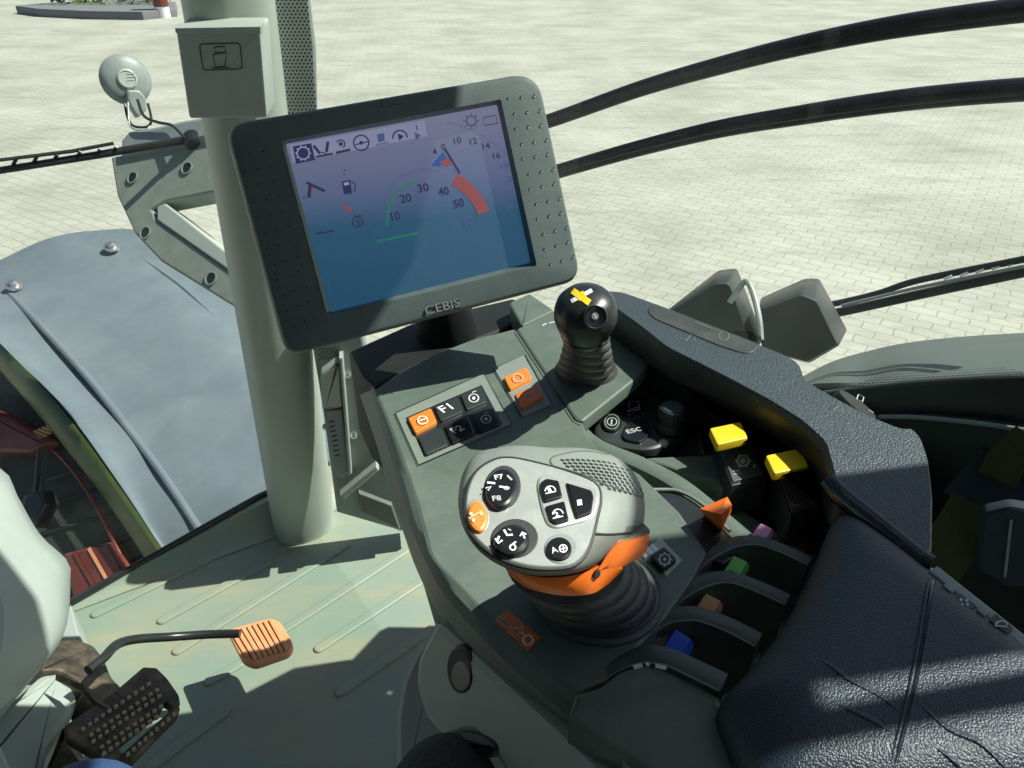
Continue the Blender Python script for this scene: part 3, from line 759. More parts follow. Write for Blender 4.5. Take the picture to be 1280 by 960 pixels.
# ================================================================== console
def Lp(pts, pl, h=0.): return [pl.at(x, y, h) for x, y in pts]
def ptsof(L): return [(p.x, p.y) for p in L]
def sm_open(pts, k=5): return ptsof(cr_open([(*p, 0) for p in pts], k))
co = thing('control_console', 'dark green plastic armrest console full of switches and levers, right of the steering column', 'console', H(.6).at(800, 700))
OUT = sm_open([(450, 494), (472, 560), (490, 625), (503, 662), (523, 717), (558, 782), (627, 854), (691, 911), (738, 951), (775, 1000)])
L2 = sm_open([(463, 488), (484, 556), (503, 620), (516, 664), (548, 732), (602, 797), (655, 847), (706, 892), (749, 924), (800, 955)])
IN = sm_open([(468, 487), (497, 560), (518, 620), (529, 660), (541, 699), (576, 737), (609, 771), (655, 818), (720, 868), (800, 930)])
# outer skirt and the dark rim above it
mb = MB()
a = Lp(OUT, H(.50)); b = Lp(L2, H(.434)); 
a2 = [p + TR * .012 - UP * .02 for p in a]
mid = [p.lerp(q, .5) - TR * .003 for p, q in zip(a, b)]
mb.loft([a2, a, mid, b], M_skirt, False, False, closed=False); mb.build('skirt', co)
mb = MB(); c = Lp(IN, H(.421)); b2 = Lp(L2, H(.4335)); m2 = [p.lerp(q, .45) + UP * .004 for p, q in zip(b2, c)]
mb.loft([b2, m2, c, [q + TR * .012 - UP * .004 for q in c]], M_green, False, False, closed=False); mb.build('rim', co)
# main deck
DK = ptsof([Vector((*p, 0)) for p in IN[:-6]]) + [(722, 866), (760, 850), (807, 800), (835, 769), (868, 722), (884, 690), (850, 640), (800, 592), (752, 566), (735, 545), (729, 528), (719, 524), (690, 440), (642, 411), (590, 424), (541, 443), (500, 465)]
mb = MB(); top = Lp(DK, H(.42)); mb.slab(top, UP, .035, M_green, .0025); mb.build('deck', co)
# raised pod under the small joystick
mb = MB(); mb.px([(645, 411), (691, 389), (745, 366), (780, 385), (830, 434), (800, 470), (729, 527), (719, 524)], H(.4175), 0, .014, M_green, .003, r=4); mb.build('joystick_pod', co)
mb = MB(); mb.stroke([(645, 412), (719, 524), (729, 529)], H(.4172), .0002, .0012, M_black); mb.build('seam', co)
PODP = H(.4173)
mb = MB()
for (x0, y0, x1, y1) in ((678, 407, 683, 404), (686, 404, 698, 401), (776, 400, 786, 408), (788, 411, 798, 417)):
    mb.stroke([(x0, y0), (x1, y1)], PODP, .0003, .003, M_dim)
mb.build('printed_marks', co)
# recess floor on the right and the body underneath
mb = MB(); REC = [(719, 515), (832, 425), (900, 440), (1010, 490), (1060, 560), (1060, 640), (1040, 720), (1000, 760), (940, 830), (893, 885), (850, 900), (740, 880), (800, 780), (860, 700), (740, 560)]
mb.slab(Lp(REC, H(.475)), UP, .03, M_green2, .002); mb.build('recess_floor', co)
mb = MB(); BD = [(480, 495), (545, 455), (642, 420), (760, 380), (900, 430), (1060, 510), (1140, 560), (1160, 700), (1240, 800), (1280, 1000), (790, 1000), (700, 870), (600, 760), (540, 680)]
mb.slab(Lp(BD, H(.51)), UP, .14, M_green2, .004); mb.build('body', co)
# sculpted arch between knob area and levers
def ridge(pts, pl, h, w, m, name, hgt=.012):
    mb = MB(); P = cr_open([pl.at(x, y, h) for x, y in pts], 5)
    n = len(P); L = []
    for i, p in enumerate(P):
        d = (P[min(i + 1, n - 1)] - P[max(i - 1, 0)]).normalized(); s = d.cross(UP) * w / 2
        L.append([p - s - UP * hgt, p - s * .8, p - s * .4 + UP * .002, p + s * .4 + UP * .002, p + s * .8, p + s - UP * hgt])
    mb.loft(L, m); return mb.build(name, co)
ridge([(716, 530), (745, 555), (800, 578), (850, 605), (905, 650), (948, 688)], H(.435), 0, .022, M_green, 'moulded_ridge', .03)
ridge([(735, 545), (775, 500), (815, 466), (850, 462), (900, 478), (918, 494)], H(.465), 0, .006, M_green2, 'moulded_ridge', .03)
ridge([(918, 494), (885, 508), (872, 530), (880, 570), (900, 610), (918, 628)], H(.465), 0, .006, M_green2, 'moulded_ridge', .03)
mb = MB(); mb.px([(800, 571), (905, 566), (914, 604), (905, 614), (893, 600), (870, 596)], H(.455), 0, .04, M_green, .003, r=4); mb.build('moulded_step', co)
mb = MB(); mb.px([(880, 610), (922, 604), (932, 640), (1000, 650), (1010, 690), (960, 690), (930, 660)], H(.47), 0, .03, M_green2, .003, r=4); mb.build('moulded_step', co)
# storage front block, bottom
mb = MB()
FT = sm_open([(720, 868), (750, 857), (768, 843), (785, 835), (807, 831), (832, 835), (863, 848), (898, 866)], 4)
BT = [(898, 866), (935, 990), (850, 990), (800, 955), (749, 924), (706, 892), (680, 868), (655, 830)]
ft = Lp(FT, H(.405)); 
pl = H(.405)
mb.slab(Lp(FT + [(920, 930), (935, 990), (850, 990)], H(.405)) + Lp([(800, 955), (749, 924), (712, 893)], H(.413)), UP, .05, M_green, .003)
mb.build('front_cover', co)
mb = MB(); mb.tube(Lp([(775, 960), (832, 928), (870, 940), (905, 962), (940, 1000)], H(.43)), .012, M_skirt); mb.build('skirt_lip', co)

# curved dividers with the coloured lever caps between them
def fin(pts, drops, th_px, name='divider'):
    """upright curved wall: pixel points of the near top edge with a drop for each"""
    P = cr_open([H(d).at(x, y) for (x, y), d in zip(pts, drops)], 5)
    n = len(P); L = []
    for i, p in enumerate(P):
        t = i / (n - 1)
        dd = (P[min(i + 1, n - 1)] - P[max(i - 1, 0)]); dd.z = 0; dd.normalize()
        f = UP.cross(dd); 
        if f.dot(TF) < 0: f = -f
        w = th_px * 1.25 * (.35 + .65 * min(1, t * 2.2))
        zb = CH - .505
        L.append([Vector((p.x, p.y, zb)), p - UP * .0015, p + f * .0015 , p + f * (w - .0015), p + f * w - UP * .0015, Vector((p.x, p.y, zb)) + f * w])
    mb = MB(); mb.loft(L, mat('divider_shaded_plastic', (.06, .08, .072), .5, grain=900, gstr=.3, var=.1, dirt=(.2, .2, .16), dirt_amt=.2, dscale=40)); o = mb.build(name, co, auto=50)  # console green darkened: shade is put into the divider colour
    mb = MB(); mb.tube([q + UP * .0003 + TF * .0006 for q in P], .0007, M_jgrey, 6); mb.build('divider_edge', o)
    return o
fin([(866, 727), (880, 708), (900, 694), (922, 684), (947, 682), (976, 691), (1010, 707)], [.434, .428, .422, .418, .416, .416, .417], .010)
fin([(828, 777), (848, 756), (869, 741), (894, 731), (916, 730), (947, 741), (982, 757)], [.434, .428, .422, .418, .416, .416, .417], .011)
fin([(790, 818), (812, 797), (835, 781), (856, 777), (876, 778), (910, 791), (944, 809)], [.434, .428, .422, .418, .416, .416, .417], .012)
fin([(744, 862), (764, 846), (785, 835), (807, 830), (832, 833), (863, 847), (900, 865)], [.427, .419, .411, .405, .402, .401, .401], .013)
mb = MB(); mb.slab(Lp([(900, 660), (1040, 640), (1030, 720), (900, 885), (780, 880), (740, 862), (800, 800), (868, 722)], H(.505)), UP, .01, M_black, .001); mb.build('slot_floor', co)
mb = MB()
for x0, y0, x1, y1 in ((792, 834, 803, 831), (807, 830, 812, 830), (819, 832, 833, 835)): mb.stroke([(x0, y0), (x1, y1)], H(.402), .003, .003, M_dim)
mb.build('printed_marks', co)
def lever(tip, tail, r, d, m, lab):
    a = H(d).at(*tip); b = H(d + .012).at(*tail)
    ax_ = (b - a); L_ = ax_.length; ax_.normalize()
    s = ax_.cross(UP).normalized(); u2 = s.cross(ax_).normalized()
    def rr(c, w, h): return [c + s * x * w + u2 * z * h for x, z in [(-1, -.6), (-.8, -1), (.8, -1), (1, -.6), (1, .5), (.75, 1), (-.75, 1), (-1, .5)]]
    body = MB(); body.loft([rr(a + ax_ * L_ * .75, r * .9, r * .8), rr(b, r * .95, r * .85), rr(b + TR * .02 - UP * .02, r, r)], M_black); o = body.build('spool_lever', co, label='black lever with ' + lab)
    mb = MB(); mb.loft([rr(a - ax_ * .001, r * .7, r * .6), rr(a, r * .95, r * .9), rr(a + ax_ * .002, r, r), rr(b - ax_ * L_ * .2, r, r), rr(b - ax_ * L_ * .15, r * .9, r * .9)], m); c_ = mb.build('lever_cap', o)
    pt_ = a + ax_ * L_ * .42 + u2 * (r * 1.0 + .0002)
    P_ = Plane(pt_, u2); q = Vector(pt_)
    mb = MB(); mb.flat([q + (s * x + ax_ * z) * r * .35 for x, z in [(-1, -1), (1, -1), (1, 1), (-1, 1)]], M_black); mb.flat([q + u2 * .0002 + (s * x + ax_ * z) * r * .18 for x, z in [(-1, -1), (1, -1), (1, 1), (-1, 1)]], m); mb.build('cap_mark', c_)
lever((958, 662), (934, 700), .0064, .427, M_purple, 'purple tip')
lever((926, 704), (898, 750), .0072, .427, M_lgreen, 'green tip')
lever((892, 752), (862, 802), .0075, .427, M_tan, 'tan tip')
lever((855, 799), (818, 856), .0080, .427, M_blue, 'blue tip')

# ---- switch panels
SWP = DECK.up(.0005)
mb = MB(); mb.px([(494, 516), (605, 466), (640, 530), (523, 581)], SWP, .0005, .004, M_jgrey, .0006); panel1 = mb.build('switch_panel', co)
mb = MB(); mb.stroke([(494, 516), (605, 466), (640, 530), (523, 581)], SWP, .0012, .0012, M_black, True); mb.build('panel_gap', panel1)
mb = MB(); mb.px([(617, 460), (656, 443), (691, 505), (653, 521)], SWP, .0005, .004, M_jgrey, .0006); panel2 = mb.build('switch_panel', co)
mb = MB(); mb.stroke([(617, 460), (656, 443), (691, 505), (653, 521)], SWP, .0012, .0012, M_black, True); mb.build('panel_gap', panel2)
# dark well the rocker switches sit in
mb = MB(); mb.px([(507, 522), (602, 481), (628, 529), (532, 571)], SWP, .001, .003, M_black, .0003); mb.build('switch_well', panel1)
def ctr(q): return (sum(p[0] for p in q) / len(q), sum(p[1] for p in q) / len(q))
def shrink(q, k): c = ctr(q); return [(c[0] + (x - c[0]) * k, c[1] + (y - c[1]) * k) for x, y in q]
def button(q, m, par, icon=None, lab=None, h=.0035, name='rocker_switch'):
    mb = MB(); mb.px(shrink(q, .96), SWP, h, .008, m, .0010, r=2.2)
    o = mb.build(name, par, label=lab)
    if icon:
        mb = MB(); icon(mb, ctr([(x, y - 0) for x, y in q])); mb.build('symbol', o)
    return o
def ic_circ(m, bar=True):
    def f(mb, c):
        pl = SWP; mb.circ(c, 6, pl, .0063, .0012, m, ry=5)
        if bar: mb.stroke([(c[0] - 4, c[1] + 1), (c[0] + 4, c[1] - 2)], pl, .0063, .0016, m)
    return f
def ic_text(s, m):
    def f(mb, c): mb.text(s, (c[0] - 6.5, c[1] + 5), (c[0] + 6.5, c[1] - .5), SWP, .0038, m, bold=.012)
    return f
def ic_eng(m):
    def f(mb, c):
        mb.circ(c, 6, SWP, .0038, .0012, m, ry=5); mb.dot(c, 2, SWP, .0038, m); mb.stroke([(c[0] - 2, c[1] - 7), (c[0] + 3, c[1] - 9)], SWP, .0038, .0012, m)
    return f
button([(509, 522), (539, 509), (547, 527), (519, 542)], M_or, panel1, ic_circ(M_white), 'orange rocker switch', .0045)
button([(542, 508), (571, 495), (580, 514), (551, 527)], M_btn, panel1, ic_text('F1', M_white))
button([(575, 493), (601, 482), (610, 502), (583, 513)], M_btn, panel1, ic_eng(M_white))
button([(522, 546), (551, 533), (561, 556), (532, 569)], M_btn, panel1)
button([(555, 532), (585, 519), (594, 542), (565, 555)], M_gloss, panel1, ic_text('F2', M_dim))  # lower row: shade put in as darker plastic and greyer print
button([(589, 518), (616, 507), (627, 529), (598, 541)], M_gloss, panel1, ic_eng(M_dim))
button([(629, 471), (658, 458), (666, 472), (637, 487)], M_or, panel2, ic_circ(M_dim, False), 'bright orange switch', .0045)
button([(643, 492), (672, 480), (681, 496), (651, 512)], M_ord, panel2, ic_circ(M_or, False), 'orange switch with shade in its colour', .003)  # shade over the lower switch is painted as a darker orange

# ---- knob module
KN = H(.452)
mb = MB(); mb.px([(743, 534), (768, 503), (790, 490), (827, 484), (856, 493), (866, 516), (856, 538), (832, 556), (804, 562), (754, 553)], KN, .0, .03, M_btn, .004, smooth=True); km = mb.build('knob_module', co)
def kb(q, icon, r=3, smooth=False):
    mb = MB(); mb.px(q, KN, .003, .004, M_gloss, .0012, r=0 if smooth else r, smooth=smooth); o = mb.build('push_button', km)
    mb = MB(); icon(mb); mb.build('symbol', o)
def f1(mb): mb.circ((765, 527), 9, KN, .0032, .0012, M_jgrey); mb.circ((765, 527), 6, KN, .0032, .001, M_dim, ry=5); mb.stroke([(765, 524), (764, 531)], KN, .0032, .0016, M_dim)
def f2(mb): mb.stroke([(786, 503), (798, 501), (799, 509), (787, 511)], KN, .0032, .0012, M_dim, True); mb.stroke([(784, 514), (801, 511)], KN, .0032, .0012, M_dim)
def f3(mb): mb.text('ESC', (785, 542), (804, 537.5), KN, .0032, M_dim, bold=.02, size=.009)
kb(ell(765, 527, 12.5, 11.5, 12), f1, smooth=True)
kb([(775, 507), (790, 496), (812, 496), (806, 510), (788, 520), (778, 516)], f2, r=4)
kb([(777, 543), (784, 528), (806, 520), (815, 540), (800, 553), (781, 549)], f3, r=4)
mb = MB(); o = KN.at(838, 532, .004)
mb.lathe(o, UP, [(.0165, -.003), (.0165, .003), (.0148, .006), (.0145, .020), (.0135, .0225), (.011, .0235), (.0, .0235)], M_black, 36, cap1=False); kk = mb.build('rotary_knob', km)
mb = MB()
for i in range(30):
    t = 2 * math.pi * i / 30; d = Vector((math.cos(t), math.sin(t), 0)); mb.tube([o + d * .0146 + UP * .007, o + d * .0144 + UP * .019], .0006, M_gloss, 5)
mb.build('knob_ribs', kk)['kind'] = 'stuff'
mb = MB(); mb.lathe(o + UP * .0236, UP, [(.0105, 0), (.0105, .0004), (.0, .0006)], mat('knob_face', (.045, .08, .085), .35, gstr=.1), 30, cap1=False); mb.build('knob_face', kk)
mb = MB(); mb.lathe(KN.at(829, 556, -.003), UP, [(.005, 0), (.005, .003), (.003, .005)], M_light, 14); mb.build('detent', km)

# ---- yellow levers
def ylever(body, pad, lab, icon):
    pl = H(.440)
    mb = MB(); mb.px(body, pl, .006, .045, M_btn, .002, r=2); o = mb.build('paddle_switch', co)
    mb = MB()
    # paddle: wedge rising at the far edge
    A = [H(.408).at(*p) for p in pad[:4]]
    lo = [H(.430).at(*p) for p in pad[4:]]
    far_l, far_r, near_r, near_l = A
    n = (far_r - far_l).cross(near_l - far_l); 
    if n.z < 0: n = -n
    mb.slab(rnd([far_l, far_r, near_r, near_l], 0.0025, 3), n.normalized(), .008, M_yel, .0012)
    mb.build('paddle', o, label=lab)
    mb = MB(); mb.px(shrink(body, .84), pl, .0072, .002, mat('legend_grey', (.085, .095, .095), .4, gstr=.1), .0005, r=2); pp = mb.build('legend_plate', o)
    mb = MB(); icon(mb, ctr(body)); mb.build('symbol', pp)
def iy1(mb, c):
    P_ = H(.440); x, y = c[0] + 3, c[1] + 4
    mb.circ((x, y), 7, P_, .0075, .0022, M_white, ry=6.5); mb.dot((x, y), 3.6, P_, .0075, M_white)
    for t in range(0, 360, 60): mb.dot((x + 9 * math.cos(math.radians(t)), y + 8 * math.sin(math.radians(t))), 1.3, P_, .0075, M_white, 8)
    mb.stroke([(x - 12, y + 13), (x - 4, y + 12)], P_, .0075, .0012, M_white); mb.stroke([(x - 12, y + 17), (x - 2, y + 15)], P_, .0075, .001, M_dim)
    mb.stroke([(x + 12, y + 9), (x + 17, y + 8)], P_, .0075, .0012, M_dim); mb.stroke([(x + 14, y + 4), (x + 14, y + 8)], P_, .0075, .0012, M_white)
def iy2(mb, c):
    P_ = H(.440); x, y = c[0] + 3, c[1] + 6
    mb.circ((x, y), 7, P_, .0075, .0008, M_btn); mb.stroke([(x - 12, y + 16), (x - 4, y + 15)], P_, .0075, .001, M_dim); mb.stroke([(x - 13, y + 12), (x - 13, y + 16)], P_, .0075, .0012, M_dim)
    mb.stroke([(x + 10, y + 13), (x + 20, y + 11)], P_, .0075, .001, M_dim); mb.stroke([(x + 16, y + 6), (x + 15, y + 11)], P_, .0075, .0014, M_white)
ylever([(893, 545), (936, 538), (960, 598), (914, 607)], [(887, 535), (926, 527), (935, 547), (897, 556), (887, 535), (926, 527), (935, 547), (897, 556)], 'yellow lever paddle by the rotary knob', iy1)
ylever([(966, 582), (1011, 577), (1035, 635), (988, 646)], [(957, 569), (1000, 560), (1011, 583), (968, 592), (957, 569), (1000, 560), (1011, 583), (968, 592)], 'yellow lever paddle beside the leather pad', iy2)

# ---- orange selector in its curved slot
mb = MB()
mb.px(sm_open([(800, 618), (835, 612), (870, 628), (905, 660), (928, 690)], 4) + sm_open([(905, 705), (870, 690), (835, 660), (800, 640)], 4), H(.425), 0, .02, M_black, .002); sl_ = mb.build('selector_slot', co)
mb = MB(); mb.tube(Lp(sm_open([(815, 612), (848, 614), (880, 632), (912, 664)], 5), H(.423)), .0016, M_jgrey, 8); mb.build('slot_edge', sl_)
mb = MB()
Lh = [H(.400).at(x, y) for x, y in [(875, 636), (909, 622), (914, 630), (903, 642)]]
pts = [H(.402).at(875, 636), H(.395).at(909, 621), H(.395).at(915, 631), H(.408).at(903, 661), H(.395).at(901, 643)]
iv = mb.add(pts); bs = mb.add([H(.425).at(880, 645), H(.425).at(905, 630), H(.425).at(914, 640), H(.425).at(902, 664)])
mb.face([iv[0], iv[1], iv[4]], M_or2); mb.face([iv[1], iv[2], iv[4]], M_or); mb.face([iv[2], iv[3], iv[4]], M_ord); mb.face([iv[0], iv[4], iv[3]], M_ord)
mb.face([iv[0], iv[3], bs[3], bs[0]], M_or2); mb.face([iv[1], iv[0], bs[0], bs[1]], M_or2); mb.face([iv[2], iv[1], bs[1], bs[2]], M_or2); mb.face([iv[3], iv[2], bs[2], bs[3]], M_or2)
mb.build('selector_lever', co, label='small orange three sided selector lever')

# ---- pad switches right of the big joystick + decal
mb = MB(); mb.px([(800, 690), (826, 672), (853, 700), (833, 720)], DECK, .001, .004, M_light, .0006); pw = mb.build('switch_panel', co)
mb = MB(); mb.px([(813, 695), (830, 683), (846, 698), (829, 711)], DECK, .006, .006, M_black, .001, r=2); gb = mb.build('rocker_switch', pw)
mb = MB(); mb.circ((831, 699), 6.5, DECK, .0063, .0012, M_dim); mb.dot((831, 699), 2, DECK, .0063, M_dim)
for k in range(8):
    t = k * math.pi / 4; mb.stroke([(831 + 6.5 * math.cos(t), 699 + 6.5 * math.sin(t)), (831 + 9 * math.cos(t), 699 + 9 * math.sin(t))], DECK, .0063, .001, M_dim)
mb.build('symbol', gb)
for k in range(3):
    mb = MB(); mb.px([(799 + k * 6, 690 - k * 4), (804 + k * 6, 686 - k * 4), (812 + k * 6, 694 - k * 4), (807 + k * 6, 698 - k * 4)], DECK, .005, .005, M_white, .001); mb.build('white_rib', pw)
mb = MB(); mb.px([(618, 775), (634, 761), (676, 797), (660, 814)], DECK, .0006, .001, M_ord, .0002); dc = mb.build('orange_decal', co)
mb = MB()
mb.poly([(623, 770), (629, 774), (636, 784), (625, 777)], DECK, .0008, M_dim); mb.stroke([(622, 771), (636, 783), (648, 790)], DECK, .0008, .001, M_dim)
mb.stroke([(641, 787), (652, 783), (655, 793), (641, 787)], DECK, .0008, .001, M_white); mb.circ((660, 800), 6, DECK, .0008, .0012, M_white)
mb.build('symbol', dc)

# ================================================================== leather trim and armrest
wp_ = thing('wrist_rest', 'black grained leather wrist rest curving along the right edge of the console', 'wrist rest', H(.44).at(1000, 500))
WO = [(745, 362), (778, 364), (815, 377), (870, 399), (950, 430), (985, 444), (1003, 455), (1006, 474), (1050, 499), (1090, 520), (1128, 535), (1140, 533), (1153, 545), (1163, 575), (1168, 620), (1167, 690), (1158, 702), (1100, 655), (1046, 612), (1040, 590), (1030, 552), (1000, 525), (960, 500), (900, 468), (832, 434), (800, 408), (772, 388), (756, 374)]
WO = ptsof(rnd([(*p, 0) for p in WO], 9, 3))
WO = [q for q in ptsof(resample([Vector((*q, 0)) for q in WO], 150))]
mb = MB(); W = H(.378); top = Lp(WO, W)
i1 = inset(top, UP, .0025)
mb.loft([[p - UP * .034 for p in top], [p - UP * .009 for p in top]], M_black, True, False)
mb.loft([[p - UP * .009 for p in top], [p - UP * .0035 + (q - p) * .2 for p, q in zip(top, i1)], [p - UP * .001 + (q - p) * .6 for p, q in zip(top, i1)], i1], M_leath2, False, True)
wo = mb.build('leather_pad', wp_)
iw = inset(top, UP, .009)
mb = MB(); mb.loft([[q - UP * .105 for q in iw], [q - UP * .033 for q in iw]], M_black, True, True); mb.build('pad_support', wp_)
mb = MB(); mb.px([(808, 388), (816, 378), (950, 430), (942, 441), (925, 440), (900, 432), (818, 398)], W, .0012, .003, mat('inlay_dark', (.045, .05, .048), .4, grain=900, gstr=.15, dirt=(.16, .15, .12), dirt_amt=.3, dscale=40), .0012, r=6); il = mb.build('grip_inlay', wp_)
mb = MB(); mb.circ((905, 420), 6, W, .0016, .0015, M_jdark); mb.stroke([(868, 402), (898, 414)], W, .0016, .002, M_jdark); mb.build('embossed_mark', il)
mb = MB(); mb.stroke([(858, 426), (866, 416), (869, 425)], W, .0004, .0009, M_jgrey, True); mb.stroke([(1042, 512), (1052, 506), (1054, 516)], W, .0004, .0009, M_jgrey, True); mb.build('arrow_marks', wp_)
mb = MB(); mb.tube(cr_open(Lp([(1038, 604), (1052, 620), (1100, 659), (1150, 700), (1164, 708)], H(.386)), 5), [.0085] * 21, M_gloss, 14); mb.build('front_roll', wp_)

ar = thing('armrest', 'dark blue black leather armrest with a stitched seam, bottom right', 'armrest', H(.48).at(1100, 850))
AO = [(1048, 634), (1075, 648), (1120, 680), (1165, 716), (1225, 760), (1300, 815), (1400, 900), (1420, 1010), (1100, 1030), (940, 1010), (914, 930), (893, 878), (915, 856), (945, 824), (972, 790), (1000, 742), (1020, 700), (1034, 660)]
mb = MB(); base = [Vector((p.x, p.y, 0)) for p in rnd([(*p, 0) for p in AO], 8, 3)]
base = resample(base, 96)
AB = H(.392); b0_ = [AB.at(p.x, p.y) for p in base]
cc = sum(b0_, Vector()) / len(b0_)
loops = [[p - UP * .075 for p in inset(b0_, UP, .004)], [p - UP * .02 for p in b0_], b0_]
K = 10
for k in range(1, K + 1):
    t = k / K; s_ = t * .92
    loops.append([p.lerp(cc, s_) + UP * (.021 * (1 - (1 - min(1, t * 1.9)) ** 2.4)) for p in b0_])
mb.loft(loops, M_leath, True, True); cu_ = mb.build('cushion', ar, sub=1, auto=180)
# seam: two cords and a groove running over the top
def on_arm(x, y):
    # intersect the view ray with the cushion height (iterated against the dome profile)
    z = .0
    for _ in range(6):
        p = H(.392 - z).at(x, y)
        best = min((p.xy - q.xy).length for q in b0_)
        cdir = (cc.xy - p.xy).length
        t = best / (best + cdir + 1e-6) / .92 * 1.0
        z = .021 * (1 - (1 - min(1, t * 1.9)) ** 2.4)
    return H(.392 - z).at(x, y)
for dx in (-5, 4):
    mb = MB(); mb.tube([on_arm(x + dx, y) + UP * .0002 for x, y in sm_open([(1166, 724), (1160, 760), (1150, 820), (1135, 890), (1112, 975)], 8)], .0011, M_leath, 8); mb.build('seam', ar)
mb = MB(); mb.tube([on_arm(x, y) for x, y in sm_open([(1166, 724), (1160, 760), (1150, 820), (1135, 890), (1112, 975)], 8)], .0012, M_gloss, 8); mb.build('seam_groove', ar)
for pts_ in ([(990, 812), (1030, 828), (1060, 850), (1095, 868), (1130, 893)], [(1045, 880), (1085, 899), (1130, 925)], [(1150, 880), (1185, 912), (1225, 930), (1262, 965)], [(1165, 930), (1200, 958), (1240, 985)]):
    P = [on_arm(x, y) for x, y in sm_open(pts_, 8)]; n_ = len(P); L = []
    for i, q in enumerate(P):
        d = (P[min(i + 1, n_ - 1)] - P[max(i - 1, 0)]).normalized(); s_ = d.cross(UP).normalized(); k_ = math.sin(math.pi * i / (n_ - 1)) ** .6 + .02
        L.append([q - s_ * .006 * k_ - UP * .0012, q - s_ * .002 * k_ + UP * .0006 * k_, q + s_ * .0004 + UP * .0008 * k_, q + s_ * .0014 * k_ - UP * .0004])
    mb = MB(); mb.loft(L, M_leath, False, False, closed=False); mb.build('crease', ar)
mb = MB(); mb.tube([H(.405).at(x, y) for x, y in sm_open([(893, 880), (930, 915), (965, 940), (1005, 980)], 5)], .0012, M_jgrey, 6); mb.build('piping', ar)
AS = H(.380)
mb = MB(); mb.px([(1160, 712), (1172, 706), (1230, 752), (1310, 815), (1380, 870), (1370, 890), (1225, 765)], AS, .004, .03, M_side, .002); st = mb.build('switch_strip', ar)
for q, m_ in (([(1186, 727), (1197, 735), (1189, 740), (1178, 731)], M_side), ([(1200, 740), (1221, 756), (1211, 766), (1190, 748)], M_btn), ([(1245, 766), (1268, 784), (1258, 792), (1236, 775)], M_btn), ([(1228, 756), (1238, 764), (1231, 770), (1221, 762)], M_side)):
    mb = MB(); mb.px(q, AS, .0065, .004, m_, .0008, r=1.5); o_ = mb.build('push_button', st)
    if m_ is M_btn:
        mb = MB(); c = ctr(q); 
        if c[0] < 1230:
            for dx, dy in ((-4, -3), (3, -2), (-3, 3), (4, 3)): mb.dot((c[0] + dx, c[1] + dy), 2.2, AS, .0068, M_dim, 6)
        else: mb.circ((c[0], c[1] + 2), 7, AS, .0068, .0012, M_dim, 180, 360, ry=5); mb.stroke([(c[0] - 8, c[1] + 3), (c[0] + 8, c[1] + 4)], AS, .0068, .001, M_dim)
        mb.build('symbol', o_)

# side dial right of the wrist rest
dl = thing('side_dial', 'black round dial with white symbols, half hidden behind the leather wrist rest', 'dial', H(.43).at(1070, 505))
dp = H(.425); mb = MB(); o = dp.at(1072, 505)
axd = Vector((.5, .05, .86)).normalized()
mb.lathe(o, axd, [(.023, -.03), (.024, -.004), (.022, 0), (.001, .0)], MATS['mount_black'], 32, cap1=False); mb.build('dial_body', dl)
P_ = Plane(o, axd); mb = MB(); mb.stroke([(1073, 493), (1080, 496), (1078, 502), (1071, 499)], P_, .0004, .0012, M_dim, True); mb.stroke([(1086, 512), (1092, 516)], P_, .0004, .0022, M_dim); mb.build('symbol', dl)

# ================================================================== big joystick
J = thing('drive_joystick', 'large grey joystick with a silver button face and orange skirt on a rubber gaiter', 'joystick', DECK.at(722, 778))
# gaiter
c0 = DECK.at(748, 741); c1 = H(.337).at(706, 702)
prof = [(.054, 0), (.053, .006)]
loops = []
nf = 5
for i in range(nf * 8 + 1):
    t = i / (nf * 8); ph = t * nf * 2 * math.pi
    r = .0415 + (.031 - .0415) * t ** .9 + .0034 * (abs(math.cos(ph / 2)) * 2 - 1)
    c = c0.lerp(c1, t); c.z = c0.z + (c1.z - c0.z) * t + .0014 * math.sin(ph)
    tx = Vector((math.cos(0), 0, 0))
    loops.append([c + Vector((math.cos(a) * r * 1.06, math.sin(a) * r * .98, 0)) for a in [2 * math.pi * k / 40 for k in range(40)]])
mb = MB(); mb.loft([[c0 + Vector((math.cos(a) * .046, math.sin(a) * .043, 0)) for a in [2 * math.pi * k / 40 for k in range(40)]]] + loops, M_rubber); mb.build('gaiter', J)
mb = MB(); mb.lathe(c0, UP, [(.048, -.001), (.048, .003), (.045, .005), (.043, .004)], M_green2, 40, cap1=False); mb.build('gaiter_collar', J)
FP = P3((600, 610, .405), (745, 610, .415), (660, 710, .372))
FACE = [(619, 575), (598, 587), (586, 606), (581, 632), (585, 660), (600, 681), (626, 699), (661, 710), (700, 711), (722, 704), (737, 683), (747, 645), (751, 622), (743, 604), (703, 588), (661, 577), (637, 573)]
fc = ptsof(cr_closed([(*p, 0) for p in FACE], 4))
f3 = resample([FP.at(x, y) for x, y in fc], 64)
def ploop(pts, depths_fn):
    q = ptsof(cr_closed([(*p, 0) for p in pts], 4)); q3 = resample([Vector((x, y, 0)) for x, y in q], 64)
    return [PD(p.x, p.y, depths_fn(p.x, p.y)) for p in q3]
def align(L, ref):
    n = len(L); best = min(range(n), key=lambda s: sum((L[(i + s) % n] - ref[i]).length for i in range(0, n, 4)))
    return [L[(i + best) % n] for i in range(n)]
def dep(x, y):  # depth of the face plane at this pixel
    return (FP.at(x, y) - CAM).dot(Vector((0, cp, -sp)))
